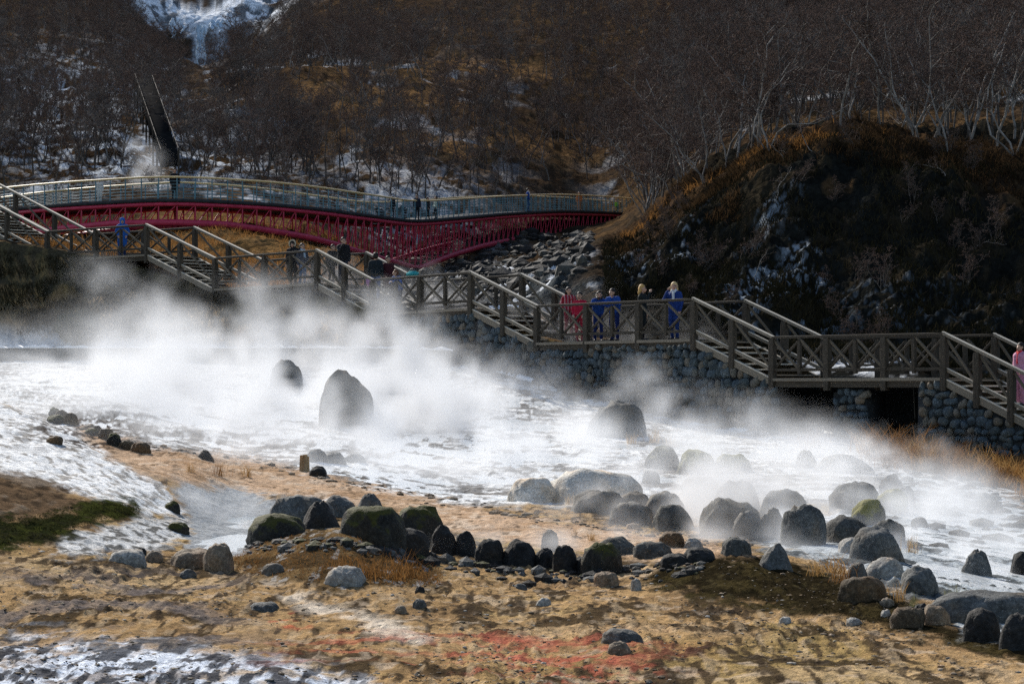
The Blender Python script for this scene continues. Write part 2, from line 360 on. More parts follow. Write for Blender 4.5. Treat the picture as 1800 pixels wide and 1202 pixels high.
def ground_noise(px, d, s):
    """relief of the ground at screen column px, distance d, knot parameter s"""
    x = (px - 900) * d / F; y = d
    near = sstep(3.6, 5.2, s)                       # 0 foreground, 1 pond and beyond
    fg = 0.09 * fbm(x * .9, y * .5, 4, 3) + 0.018 * ridged(x * 2.2, y * 1.3, 5, 11) + 0.013 * sstep(.05, .4, fbm(x * 6, y * 4.5, 4, 15)) + 0.012 * sstep(.12, .3, fbm(x * 2.6, y * 1.3, 5, 73)) + 0.012 * fbm(x * 16, y * 10, 3, 19)
    rgh = .25 + .75 * sstep(-.12, .22, fbm(x * .7, y * .3, 3, 411))
    fg = fg + rgh * (0.018 * ridged(x * 7.5, y * 1.5, 3, 413) + 0.026 * fbm(x * 15, y * 2.6, 3, 417))
    fg = fg + .25 * np.exp(-((px - 1290) / 130) ** 2 - ((d - 26.5) / 3.0) ** 2) + .12 * np.exp(-((px - 1520) / 130) ** 2 - ((d - 24) / 2.2) ** 2) + .19 * np.exp(-((px - 600) / 120) ** 2 - ((d - 27) / 2.4) ** 2)
    pond = 0.06 * fbm(x * .5, y * .5, 4, 5) + 0.04 * ridged(x * 1.3, y * 1.2, 4, 23) + .02 * fbm(x * 6, y * 1.6, 3, 431)
    n = fg * (1 - near) + pond * near
    bank = sstep(10.9, 11.4, s) * (1 - sstep(11.8, 12.2, s))
    n = n + bank * (0.25 * fbm(x * .6, y * .6, 4, 31) + 0.12 * ridged(x * 1.7, y * 1.7, 3, 37))
    mid = sstep(14.3, 15.2, s)
    creek = mid * sstep(640, 740, px) * (1 - sstep(960, 1060, px)) * (1 - sstep(19.2, 19.9, s))
    hill = mid * (0.45 * fbm(x * .25, y * .25, 4, 41) + 0.22 * ridged(x * .8, y * .8, 4, 43))
    far = sstep(19.5, 21, s) * (2.2 * fbm(x * .045, y * .045, 5, 47) + 0.6 * ridged(x * .15, y * .15, 4, 53))
    far2 = sstep(23.5, 25, s) * 5.0 * ridged(x * .02, y * .02, 5, 59)
    kn = sstep(1040, 1120, px) * sstep(14.6, 15.6, s) * (1 - sstep(18.0, 19, s))
    hill = hill + kn * (0.65 * fbm(x * .3, y * .3, 4, 401) + .35 * ridged(x * .7, y * .5, 4, 403) + .12 * ridged(x * 2.4, y * 2.0, 3, 407) - .75)
    n = n + hill * (1 - creek) + creek * (0.4 * (ridged(x * .55, y * .4, 4, 61) - .4) + .25 * fbm(x * 1.8, y * 1.4, 3, 67)) + far + far2
    return n
_prof = {}
def profile(px):
    key = round(px / 2)
    if key not in _prof:
        p = key * 2.0
        dk, zk = knots(p)
        s = np.linspace(0, 26, 4200)
        d = np.interp(s, np.arange(28), dk)
        z = pchip(dk, zk, d) + ground_noise(p, d, s)
        _prof[key] = (d, z, HR - z * F / d)
    return _prof[key]
def zg(px, d):
    pd, pz, _ = profile(px)
    return float(np.interp(d, pd, pz))
def zxy(x, y): return zg(900 + x * F / y, y)
def hit(px, row, dmin=8.0):
    pd, pz, pr = profile(px)
    ok = np.nonzero((pr <= row) & (pd >= dmin))[0]
    i = ok[0] if len(ok) else len(pd) - 1
    d = float(pd[i])
    return Vector(((px - 900) * d / F, d, float(pz[i]))), d
def P(px, row, d): return Vector(((px - 900) * d / F, d, (HR - row) * d / F))

# ---- zone painting helpers (column, row) polygons with noisy edges
def poly_sd(px, row, pts):
    pts = np.array(pts, float); n = len(pts)
    dmin = np.full(px.shape, 1e9); inside = np.zeros(px.shape, bool)
    for i in range(n):
        a, b = pts[i], pts[(i + 1) % n]
        ex, ey = b - a
        wx, wy = px - a[0], row - a[1]
        t = np.clip((wx * ex + wy * ey) / (ex * ex + ey * ey + 1e-9), 0, 1)
        dmin = np.minimum(dmin, np.hypot(wx - t * ex, wy - t * ey))
        c = ((a[1] > row) != (b[1] > row))
        xx = a[0] + (row - a[1]) * ex / (ey if abs(ey) > 1e-9 else 1e-9)
        inside ^= c & (px < xx)
    return np.where(inside, dmin, -dmin)
ZP = {
 'frost': [(-300, 1125), (120, 1120), (250, 1128), (400, 1150), (560, 1180), (700, 1215), (700, 1500), (-300, 1500)],
 'red': [(760, 1140), (900, 1128), (1080, 1148), (1150, 1170), (1090, 1200), (960, 1196), (860, 1172)],
 'red2': [(465, 1080), (510, 1082), (545, 1100), (500, 1108)],
 'creamA': [(470, 1022), (520, 1040), (580, 1070), (680, 1090), (760, 1115), (740, 1130), (640, 1105), (540, 1075)],
 'mound': [(1120, 1022), (1150, 995), (1200, 972), (1290, 966), (1400, 985), (1500, 1022), (1620, 1075), (1740, 1110), (1900, 1150), (1900, 1190), (1640, 1120), (1500, 1096), (1380, 1072), (1240, 1048)],
 'brownmound': [(405, 985), (440, 945), (520, 922), (620, 935), (700, 955), (780, 1000), (770, 1028), (640, 1035), (540, 1022), (450, 1010)],
 'moss': [(-200, 925), (60, 905), (130, 893), (170, 872), (235, 880), (248, 895), (225, 912), (130, 925), (100, 948), (0, 962), (-200, 965)],
 'brownleft': [(-200, 800), (0, 832), (70, 842), (150, 870), (175, 890), (60, 925), (-200, 950)],
 'whiteslope': [(-200, 640), (0, 700), (90, 722), (150, 765), (230, 812), (290, 858), (335, 905), (260, 905), (130, 872), (60, 845), (0, 832), (-200, 800)],
 'whitelow': [(90, 975), (110, 945), (230, 912), (330, 905), (340, 945), (250, 968)],
 'bar': [(120, 742), (200, 762), (270, 788), (420, 800), (540, 828), (640, 852), (800, 885), (960, 915), (1100, 932), (1250, 955), (1330, 975), (1200, 985), (1000, 968), (860, 950), (770, 922), (700, 897), (560, 872), (430, 868), (330, 852), (250, 835), (190, 805)],
 'pool': [(325, 978), (335, 920), (300, 860), (330, 850), (430, 870), (500, 890), (470, 935), (430, 960), (400, 975)],
 'stream': [(1330, 955), (1420, 930), (1560, 850), (1590, 815), (1700, 850), (2000, 905), (2000, 1130), (1690, 1110), (1660, 1060), (1480, 1000)],
 'rightbank': [(1500, 770), (1700, 760), (2300, 800), (2300, 900), (1800, 888), (1700, 850), (1560, 812)],
}
SEG = [4, 44, 62, 58, 58, 52, 50, 44, 40, 54, 20, 5, 26, 7, 7, 18, 26, 30, 20, 26, 34, 30, 40, 26, 22, 14, 18, 14]
SEG = SEG[:27]; SEG[1] = 96; SEG[2] = 92; SEG[3] = 70; SEG[14] = 40; SEG[15] = 64; SEG[16] = 76; SEG[23] = 30; SEG[24] = 36; SEG[25] = 44; SEG[26] = 36
spar = np.concatenate([np.linspace(k, k + 1, n, endpoint=False) for k, n in enumerate(SEG)] + [np.array([27.0])])
cpx = np.concatenate([np.linspace(-600, -60, 28, endpoint=False), np.linspace(-60, 1860, 610, endpoint=False), np.linspace(1860, 2400, 28)])
NC, NR = len(cpx), len(spar)
PX = np.repeat(cpx[:, None], NR, 1); SS = np.repeat(spar[None], NC, 0)
DD = np.zeros((NC, NR)); ZB = np.zeros((NC, NR))
for i, p in enumerate(cpx):
    dk, zk = knots(p)
    DD[i] = np.interp(spar, np.arange(28), dk)
    ZB[i] = pchip(dk, zk, DD[i])
ZZ = ZB + ground_noise(PX, DD, SS)
XX = (PX - 900) * DD / F
ROW = HR - ZZ * F / DD

def paint():
    x, y = XX, DD
    sh = PX.shape
    colr = np.zeros(sh + (3,))
    def setc(mask, c):
        c = np.asarray(c, float)
        colr[:] = colr * (1 - mask[..., None]) + mask[..., None] * c
    n1 = fbm(x * .6, y * .35, 5, 71); n2 = fbm(x * 2.6, y * 1.3, 5, 73); n3 = fbm(x * 9, y * 4, 4, 79)
    st = fbm(x * 1.2 + n1, y * 3.0, 5, 83)                      # streaks across the view
    # wobble of zone borders, in pixels
    wob = (n2 * 16 + n3 * 10)
    # foreground ochre
    setc(np.ones(sh), (0.36, 0.232, 0.112))
    setc(sstep(.0, .35, n1) * .7, (0.44, 0.30, 0.135))
    setc(sstep(-.05, .3, fbm(x * .5, y * .3, 4, 427)) * .6 * sstep(700, 1000, PX), (0.26, 0.19, 0.07))
    setc(sstep(.05, .4, fbm(x * 1.1, y * .9, 4, 87)) * .65, (0.20, 0.125, 0.065))
    setc(sstep(.15, .5, fbm(x * .8, y * .6, 4, 91)) * .5, (0.50, 0.36, 0.21))
    setc(sstep(.16, .26, n2) * .9, (0.05, 0.036, 0.022))
    setc(sstep(.3, .5, fbm(x * 3.2, y * 3.5, 4, 93)) * .6, (0.46, 0.36, 0.26))
    setc(sstep(.18, .35, st) * sstep(.0, .2, n3) * .8, (0.045, 0.036, 0.028))
    fl = fbm(x * 12, y * 1.9, 4, 421); setc(sstep(.16, .3, fl + n1 * .3) * .85, (0.05, 0.036, 0.024)); setc(sstep(.24, .36, fbm(x * 10, y * 1.7, 4, 423)) * .5, (0.46, 0.34, 0.21))
    leftgrey = sstep(560, 300, PX) * sstep(980, 1030, ROW) * sstep(.0, .3, fbm(x * 1.6, y * 1.1, 4, 97))
    setc(leftgrey * .7, (0.17, 0.145, 0.135))
    def z(name, soft=8, amp=1.0, dmax=60, dmin=0):
        m = sstep(-soft, soft, poly_sd(PX, ROW, ZP[name]) + wob * amp)
        return m * (DD < dmax) * (DD > dmin)
    m = z('creamA', 14); setc(m * sstep(-.25, .2, n2) * .85, (0.66, 0.56, 0.44))
    m = z('frost', 16, 1.4)
    fr = sstep(-.32, .0, st + n3 * .3)
    setc(m * (.25 + .75 * fr), (0.66, 0.70, 0.76)); setc(m * sstep(.2, .34, n2 + n3 * .3) * .9, (0.06, 0.055, 0.055)); setc(m * sstep(.08, .2, fl) * .9, (0.05, 0.05, 0.055))
    m = z('red', 22, 1.6); setc(m * sstep(-.05, .25, n3 + st * .6) * .7, (0.40, 0.12, 0.075))
    rs = sstep(350, 700, PX) * sstep(1300, 1000, PX) * sstep(1095, 1130, ROW) * sstep(1195, 1160, ROW)
    setc(rs * sstep(.12, .35, st) * .7, (0.40, 0.12, 0.075))
    setc(z('red2', 8) * sstep(-.1, .2, n3) * .8, (0.42, 0.09, 0.05))
    m = z('brownmound', 10); setc(m, (0.075, 0.05, 0.026)); setc(m * sstep(0, .3, n2) * .7, (0.20, 0.13, 0.06)); setc(m * sstep(.28, .4, n3) * .8, (0.35, 0.33, 0.3))
    m = z('mound', 9); setc(m, (0.022, 0.017, 0.009)); setc(m * sstep(0, .3, n2) * .8, (0.05, 0.038, 0.016)); setc(m * sstep(.3, .5, n3) * .5, (0.09, 0.07, 0.032))
    # pond and sinter
    pond = sstep(5.9, 6.3, SS + n2 * .25) * (SS < 12)
    rim = sstep(5.0, 6.2, SS) * (SS < 12)
    setc(pond, (0.80, 0.80, 0.78))
    setc(pond * sstep(.04, .2, st) * .85, (0.22, 0.2, 0.175)); setc(pond * sstep(.16, .3, n2) * .8, (0.16, 0.145, 0.13)); setc(pond * sstep(.2, .3, fbm(x * 6, y * 1.6, 4, 431)) * .7, (0.12, 0.11, 0.1))
    m = z('whiteslope', 7); setc(m, (0.88, 0.87, 0.84)); setc(m * sstep(.12, .3, fbm(x * 7 + y * 3, y * 3, 4, 101)) * .8, (0.28, 0.25, 0.21))
    m = z('whitelow', 8); setc(m, (0.66, 0.65, 0.62)); setc(m * sstep(-.02, .18, n3 + n2 * .4) * .85, (0.07, 0.065, 0.055))
    m = z('brownleft', 12, 1.3); setc(m, (0.13, 0.085, 0.05)); setc(m * sstep(0.05, .3, n3) * .8, (0.05, 0.036, 0.024)); setc(m * sstep(.2, .4, n2) * .5, (0.3, 0.24, 0.18))
    m = z('moss', 9); setc(m, (0.02, 0.023, 0.009)); setc(m * sstep(-.05, .25, n3 + n1 * .4) * .9, (0.045, 0.05, 0.013)); setc(m * sstep(.2, .4, n2) * .6, (0.02, 0.018, 0.012))
    m = z('bar', 7, .7, 70); setc(m, (0.52, 0.36, 0.235)); setc(m * sstep(.05, .3, st) * .7, (0.36, 0.22, 0.12)); setc(m * sstep(.2, .4, n2) * .6, (0.62, 0.5, 0.38)); setc(m * sstep(.3, .42, n3) * .8, (0.16, 0.11, 0.07))
    topbar = np.exp(-((PX - 160) / 110) ** 2 - ((ROW - 760) / 30) ** 2) * (DD < 60)
    setc(np.clip(topbar * 1.6, 0, 1) * sstep(-.05, .2, n3), (0.07, 0.052, 0.04))
    m = z('pool', 8); setc(m, (0.35, 0.36, 0.36))
    m = z('stream', 12, 1.2); setc(m, (0.42, 0.45, 0.46)); setc(m * sstep(.05, .25, n2 + n3 * .4) * .9, (0.06, 0.065, 0.065))
    m = z('rightbank', 10, 1.0, 64); setc(m, (0.10, 0.06, 0.03)); setc(m * sstep(0, .3, n3) * .7, (0.2, 0.12, 0.05))
    # terrace lip and bank on the left
    tb = sstep(10.0, 10.15, SS) * (SS < 11.02)
    setc(tb * sstep(800, 700, PX), (0.07, 0.085, 0.085))
    lip = sstep(10.9, 11.0, SS) * sstep(11.14, 11.06, SS) * sstep(820, 740, PX); setc(lip * .85, (0.7, 0.72, 0.74))
    bank = sstep(11.05, 11.15, SS) * (SS < 13) * sstep(800, 700, PX)
    b1 = fbm(x * .5, y * .9, 4, 111)
    setc(bank, (0.06, 0.05, 0.032)); setc(bank * sstep(-.1, .25, n2) * .8, (0.10, 0.08, 0.04))
    setc(bank * sstep(.0, .22, b1 + n3 * .3) * sstep(11.5, 11.2, SS) * .7, (0.22, 0.155, 0.085))
    # hills
    h = sstep(12.9, 13.1, SS)
    p1 = fbm(x * .12, y * .12, 5, 121); p2 = fbm(x * .45, y * .45, 5, 127); p3 = fbm(x * 1.6, y * 1.2, 4, 131)
    setc(h, (0.055, 0.036, 0.022)); setc(h * sstep(-.1, .25, p1) * .8, (0.095, 0.058, 0.028)); setc(h * sstep(0, .3, p2) * .8, (0.03, 0.026, 0.02))
    # knoll face: scrub with the shade of the slope painted in, snow flecks, orange crest
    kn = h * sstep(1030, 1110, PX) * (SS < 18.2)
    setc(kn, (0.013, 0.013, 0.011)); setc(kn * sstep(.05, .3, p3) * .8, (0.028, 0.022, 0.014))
    flecks = sstep(.2, .29, fbm(x * 6.5, y * 5.0, 4, 133) + p2 * .3) * sstep(.0, .22, fbm(x * .22, y * .25, 3, 137) + .06)
    flecks = flecks * np.clip(sstep(1500, 1380, PX) + 1.2 * np.exp(-((PX - 1665) / 40) ** 2 - ((ROW - 325) / 28) ** 2) + 1.2 * np.exp(-((PX - 1620) / 45) ** 2 - ((ROW - 255) / 25) ** 2) + .22, 0, 1)
    setc(kn * flecks * sstep(14.9, 15.2, SS) * sstep(16.95, 16.5, SS) * .6, (0.40, 0.45, 0.50))
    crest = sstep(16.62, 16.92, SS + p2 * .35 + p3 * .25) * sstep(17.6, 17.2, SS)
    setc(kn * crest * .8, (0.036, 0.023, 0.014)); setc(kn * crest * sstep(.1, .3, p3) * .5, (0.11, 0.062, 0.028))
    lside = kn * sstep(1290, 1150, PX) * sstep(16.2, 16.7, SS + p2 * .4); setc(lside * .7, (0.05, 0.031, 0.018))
    setc(h * sstep(1360, 1375, PX) * sstep(1615, 1600, PX) * sstep(15.0, 14.5, SS) * sstep(-.3, .1, p3) , (0.5, 0.52, 0.54))
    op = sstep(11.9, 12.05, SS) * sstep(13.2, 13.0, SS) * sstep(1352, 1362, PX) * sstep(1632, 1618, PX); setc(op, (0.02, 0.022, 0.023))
    # creek under the bridge
    ck = h * sstep(650, 740, PX + p2 * 60) * sstep(1060, 970, PX + p2 * 60) * sstep(14.6, 15.2, SS) * sstep(19.0, 18.4, SS + sstep(860, 960, PX) * .5)
    setc(ck, (0.05, 0.055, 0.056)); setc(ck * sstep(.0, .2, p3) * .9, (0.025, 0.028, 0.028)); setc(ck * sstep(.16, .26, fbm(x * .9, y * .5, 4, 139)) * .95, (0.68, 0.70, 0.72))
    tan = h * sstep(15, 15.6, SS) * sstep(19.2, 18.4, SS) * sstep(200, 300, PX) * sstep(660, 560, PX)
    setc(tan * .85, (0.20, 0.115, 0.045)); setc(tan * sstep(.05, .3, p3) * .7, (0.08, 0.05, 0.025))
    # snow flat behind the bridge, snow on the left slope
    sf = np.exp(-((PX - 690) / 150) ** 2) * sstep(18.9, 19.6, SS) * sstep(20.9, 20.1, SS)
    setc(np.clip(sf * 1.5, 0, 1) * sstep(-.12, .2, p3 + p2 * .4) * .85, (0.36, 0.36, 0.37))
    sl = (np.exp(-((PX - 130) / 120) ** 2 - ((ROW - 200) / 95) ** 2) + np.exp(-((PX - 190) / 110) ** 2 - ((ROW - 275) / 30) ** 2) + .8 * np.exp(-((PX - 400) / 110) ** 2 - ((ROW - 290) / 22) ** 2)) * (SS > 18)
    setc(np.clip(sl * 1.3, 0, 1) * sstep(.0, .22, p3 + p2 * .6) * .95, (0.58, 0.62, 0.66))
    sp = h * (1 - np.exp(-((PX - 980) / 110) ** 2)) * (1 - np.exp(-((PX - 800) / 90) ** 2 - ((ROW - 95) / 28) ** 2)) * (SS > 19.2) * sstep(.27, .36, fbm(x * .22, y * .16, 5, 149)) * sstep(30, 120, ROW); setc(sp * .6, (0.5, 0.54, 0.58))
    og = (np.exp(-((PX - 840) / 130) ** 2 - ((ROW - 125) / 26) ** 2) + np.exp(-((PX - 640) / 170) ** 2 - ((ROW - 160) / 40) ** 2) + .8 * np.exp(-((PX - 820) / 160) ** 2 - ((ROW - 260) / 40) ** 2)) * (SS > 19) * (SS < 23)
    setc(np.clip(og * 1.3, 0, 1) * sstep(-.3, .1, p2) * .9, (0.21, 0.12, 0.052))
    # far snow in the gap and above
    fs = sstep(24.5, 25.2, SS + p1 * .6) * (sstep(180, 260, PX) * sstep(520, 450, PX) + sstep(680, 740, PX) * sstep(930, 870, PX) * 1.0 + .35 * sstep(430, 470, PX) * sstep(760, 700, PX))
    fs = fs * np.clip(sstep(62, 36, ROW + p2 * 30 + p3 * 10) + np.exp(-((PX - 350 - p3 * 8) / 7) ** 2) + .5 * np.exp(-((PX - 385 - p3 * 8) / 14) ** 2) * (ROW < 120), 0, 1)
    setc(np.clip(fs, 0, 1) * sstep(-.32, -.02, fbm(x * .1, y * .05, 5, 151) + .12) * .95, (0.86, 0.89, 0.92)); setc(np.clip(fs, 0, 1) * sstep(.1, .2, fbm(x * .3, y * .12, 4, 153)) * .85, (0.05, 0.055, 0.06))
    return np.clip(colr, 0.004, 0.9)
COLR = paint()

def grid_obj(name, c0, c1, r0, r1, mat, kind='structure', label=None):
    nc, nr = c1 - c0, r1 - r0
    co = np.stack([XX[c0:c1, r0:r1], DD[c0:c1, r0:r1], ZZ[c0:c1, r0:r1]], -1).reshape(-1, 3)
    idx = np.arange(nc * nr).reshape(nc, nr)
    f = np.stack([idx[:-1, :-1], idx[1:, :-1], idx[1:, 1:], idx[:-1, 1:]], -1).reshape(-1, 4)
    me = mesh_np(name, co, f, [mat], smooth=True)
    set_attr(me, 'col', COLR[c0:c1, r0:r1].reshape(-1, 3))
    o = link(name, me)
    tag(o, kind=kind, label=label)
    return o
r13 = int(np.searchsorted(spar, 13.0))
r18 = int(np.searchsorted(spar, 18.0))
cK = int(np.searchsorted(cpx, 1050.0))
grid_obj('ground', 0, NC, 0, r13 + 1, M['ground'])
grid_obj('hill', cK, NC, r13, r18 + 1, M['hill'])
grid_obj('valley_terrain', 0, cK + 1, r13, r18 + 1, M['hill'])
grid_obj('mountain', 0, NC, r18, NR, M['hill'])

# ---- spring water: a thin sheet over pond, pool and stream; stones and crust break through it
def build_water():
    r1 = int(np.searchsorted(spar, 9.9))
    px, s, d = PX[:, :r1], SS[:, :r1], DD[:, :r1]
    x, y = XX[:, :r1], d
    row = ROW[:, :r1]
    n2 = fbm(x * 2.6, y * 1.3, 4, 73) * 16
    pl = (poly_sd(px, row, ZP['pool']) > -30) & (px > 285) & (px < 500) & (s < 6) & (s > 3.2)
    st_ = poly_sd(px, row, ZP['stream']) + n2 > 0
    pond = (s > 6.35) & (poly_sd(px, row, ZP['bar']) < -3) & (poly_sd(px, row, ZP['rightbank']) < 0) & (poly_sd(px, row, ZP['whiteslope']) < 0) & (px > 120 - (s - 6.3) * 60)
    m = pl | st_ | pond
    zz = ZB[:, :r1] + 0.004 + 0.012 * fbm(x * .8, y * 2, 3, 163)
    zz = np.where(pl, -2.165, zz)
    nc, nr = m.shape
    fm = m[:-1, :-1] & m[1:, :-1] & m[1:, 1:] & m[:-1, 1:]
    idx = np.arange(nc * nr).reshape(nc, nr)
    f = np.stack([idx[:-1, :-1], idx[1:, :-1], idx[1:, 1:], idx[:-1, 1:]], -1)[fm]
    used, inv = np.unique(f.ravel(), return_inverse=True)
    co = np.stack([x, y, zz], -1).reshape(-1, 3)[used]
    fc = inv.reshape(-1, 4)
    isp = pl.reshape(-1)[used][fc[:, 0]]
    for nm, sel, mt in (('hot_spring_water', ~isp, 'water'), ('pool_water', isp, 'pool_water')):
        u2, i2 = np.unique(fc[sel].ravel(), return_inverse=True)
        tag(link(nm, mesh_np(nm, co[u2], i2.reshape(-1, 4), [M[mt]], True)), kind='structure')
build_water()

# ------------------------------------------------------------------ shared primitive meshes
_prim = {}
def beam_mesh(mat, bev=0.08):
    key = ('beam', mat.name)
    if key not in _prim:
        bm = bmesh.new()
        bmesh.ops.create_cube(bm, size=1.0)
        bmesh.ops.bevel(bm, geom=bm.edges[:], offset=bev, segments=1, affect='EDGES')
        me = bpy.data.meshes.new('beam'); bm.to_mesh(me); bm.free()
        me.materials.append(mat); _prim[key] = me
    return _prim[key]
def rod_mesh(mat, n=8):
    key = ('rod', mat.name, n)
    if key not in _prim:
        bm = bmesh.new()
        bmesh.ops.create_cone(bm, cap_ends=True, segments=n, radius1=0.5, radius2=0.5, depth=1.0, matrix=Matrix.Rotation(math.pi / 2, 4, 'Y'))
        for f in bm.faces: f.smooth = len(f.verts) == 4
        me = bpy.data.meshes.new('rod'); bm.to_mesh(me); bm.free()
        me.materials.append(mat); _prim[key] = me
    return _prim[key]
def frame_mat(p0, p1, w, h, up=Vector((0, 0, 1)), ext=0.0):
    p0, p1 = Vector(p0), Vector(p1)
    ax = p1 - p0; L = ax.length; ax = ax / L
    if abs(ax.dot(up)) > 0.98: up = Vector((0.73, 0.68, 0))
    yv = up.cross(ax).normalized(); zv = ax.cross(yv)
    m = Matrix((ax * (L + 2 * ext), yv * w, zv * h)).transposed().to_4x4()
    m.translation = (p0 + p1) / 2
    return m
def beam(name, p0, p1, w, h, mat, parent, ext=0.0, up=Vector((0, 0, 1))):
    return link(name, beam_mesh(mat), parent, frame_mat(p0, p1, w, h, up, ext))
def rod(name, p0, p1, dia, mat, parent, n=8, ext=0.0):
    return link(name, rod_mesh(mat, n), parent, frame_mat(p0, p1, dia, dia, ext=ext))
def tube_mesh(name, pts, rad, mat, n=8):
    pts = [Vector(p) for p in pts]
    co, fc = [], []
    for i, p in enumerate(pts):
        t = (pts[min(i + 1, len(pts) - 1)] - pts[max(i - 1, 0)]).normalized()
        a = t.cross(Vector((0, 0, 1))).normalized(); b = a.cross(t)
        r = rad[i] if hasattr(rad, '__len__') else rad
        for k in range(n):
            an = 2 * math.pi * k / n
            co.append(p + a * r * math.cos(an) + b * r * math.sin(an))
    for i in range(len(pts) - 1):
        for k in range(n):
            fc.append((i * n + k, i * n + (k + 1) % n, (i + 1) * n + (k + 1) % n, (i + 1) * n + k))
    return mesh_np(name, co, fc, [mat], True)

# ------------------------------------------------------------------ wooden walkway
HRAIL = 1.15
# (px, row of hand rail, distance) of the front edge at each joint
WN = [(-120, 301, 102.0), (83, 409, 96.0), (258, 397, 91.9), (378, 456, 88.7), (558, 442, 83.5), (655, 494, 81.3), (828, 481, 76.0), (944, 540, 73.8), (1220, 528, 67.97), (1358, 595, 65.9), (1660, 589, 61.5), (1840, 678, 59.2)]
WP = [P(*n) - Vector((0, 0, HRAIL)) for n in WN]
for a, b in ((1, 2), (3, 4), (5, 6), (7, 8), (9, 10)):
    WP[b].z = WP[a].z
WV = Vector((0.73, 0.68, 0)).normalized() * 2.35
FLAB = ['wooden stair flight with snowy treads at the left edge of the walkway',
        'wooden stair flight below the blue hooded person, above the dark bank',
        'wooden stair flight passed by the two dark standing visitors, below the red arch foot',
        'wooden stair flight left of the red jackets, above the blue stone wall',
        'wooden stair flight right of the blond visitors, going down to the small footbridge',
        'wooden stair flight at the right edge with the pink padded visitor']
LLAB = ['wooden landing on which the blue hooded person stands',
        'wooden landing with crossed braces beside the two hooded visitors',
        'wooden landing with a snow-capped rail below the foot of the red arches',
        'wooden landing where the blue and blond visitors lean on the rail',
        'wooden footbridge landing spanning the dark opening between stone piers']
def railing(root, a, b, npan, xbrace, stair, posts_ends=(True, True)):
    """posts, hand rail, lower rail and braces from a to b"""
    a, b = Vector(a), Vector(b)
    up = Vector((0, 0, 1))
    for i in range(npan + 1):
        if (i == 0 and not posts_ends[0]) or (i == npan and not posts_ends[1]): continue
        p = a.lerp(b, i / npan)
        big = i % 2 == 0 or stair
        w = 0.19 if big else 0.11
        beam('post', p + up * (-0.35 if big else 0.12), p + up * (HRAIL - 0.04 + (0.02 if big else -.05)), w, w, M['wood_dark'], root, up=Vector((0.73, 0.68, 0)))
    beam('handrail', a + up * (HRAIL + .03), b + up * (HRAIL + .03), 0.14, 0.075, M['wood_rail'] if stair else M['wood_dark'], root, ext=0.06)  # paler on stairs, darker on landings: sunlit and shaded rails put into the colour
    if stair:
        beam('frost_strip', a + up * (HRAIL + .074), b + up * (HRAIL + .074), 0.13, 0.022, M['frost'], root, ext=0.05)  # pale strip puts the bright sunlit top edge into the colour
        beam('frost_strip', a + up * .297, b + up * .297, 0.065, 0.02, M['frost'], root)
    lo = 0.24
    beam('lower_rail', a + up * lo, b + up * lo, 0.07, 0.085, M['wood_rail'] if stair else M['wood_dark'], root)
    for i in range(npan):
        p, q = a.lerp(b, i / npan), a.lerp(b, (i + 1) / npan)
        p = p.lerp(q, .06); q = q.lerp(p, .06)
        beam('brace', p + up * (HRAIL - .06), q + up * (lo + .05), 0.05, 0.07, M['wood'], root)
        if xbrace:
            off = WV.normalized() * 0.055
            beam('brace', p + up * (lo + .05) + off, q + up * (HRAIL - .06) + off, 0.05, 0.07, M['wood_dark'], root)
for i in range(len(WP) - 1):
    a, b = WP[i], WP[i + 1]
    stair = i % 2 == 0
    root = empty('stair_flight' if stair else 'boardwalk_landing', (a + b) / 2 + WV / 2)
    if stair:
        tag(root, FLAB[i // 2], 'stairs', 'stair flights of the wooden walkway')
        nst = max(6, int(round((a.z - b.z) / 0.16)))
        for s_ in (0, 1):
            o = WV * s_
            beam('stringer', a + o + Vector((0, 0, -.12)), b + o + Vector((0, 0, -.12)), 0.09, 0.20, M['wood_rail'], root)
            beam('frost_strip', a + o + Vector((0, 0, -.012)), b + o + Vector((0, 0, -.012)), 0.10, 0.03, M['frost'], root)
        dirh = Vector((b.x - a.x, b.y - a.y, 0)); run = dirh.length / nst; dirh.normalize()
        for k in range(nst):
            c = a.lerp(b, (k + .5) / nst)
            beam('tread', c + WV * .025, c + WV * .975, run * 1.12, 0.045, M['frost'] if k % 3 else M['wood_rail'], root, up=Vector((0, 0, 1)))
            r0 = c - dirh * run * .48 + Vector((0, 0, -.085))
            beam('riser', r0 + WV * .027, r0 + WV * .973, 0.02, 0.125, M['wood'], root, up=Vector((0, 0, 1)))
        railing(root, a, b, 2 if i != 0 and i != 10 else 3, False, True)
        railing(root, a + WV, b + WV, 2 if i != 0 and i != 10 else 3, False, True)
    else:
        tag(root, LLAB[i // 2], 'landing', 'landings of the wooden walkway')
        L = (b - a).length; npl = int(L / 0.3)
        for k in range(npl):
            c0 = a.lerp(b, (k + .04) / npl); c1 = a.lerp(b, (k + .96) / npl); c = (c0 + c1) / 2
            beam('plank', c + WV * .01 + Vector((0, 0, -.03)), c + WV * .99 + Vector((0, 0, -.03)), (c1 - c0).length * .98, 0.05, M['wood'], root)
        for s_ in (0.02, .5, .98):
            beam('joist', a + WV * s_ + Vector((0, 0, -.165)), b + WV * s_ + Vector((0, 0, -.165)), 0.12, 0.2, M['wood_dark'], root)
        beam('edge_board', a - WV * .03 + Vector((0, 0, -.04)), b - WV * .03 + Vector((0, 0, -.04)), 0.05, 0.09, M['wood_rail'], root)
        npan = {1: 4, 3: 4, 5: 4, 7: 6, 9: 6}[i]
        railing(root, a, b, npan, True, False, (False, False))
        ins = 0 if i != 9 else 0
        # the rear rail runs between the rear stairs
        railing(root, a + WV, b + WV, npan, True, False, (False, False))

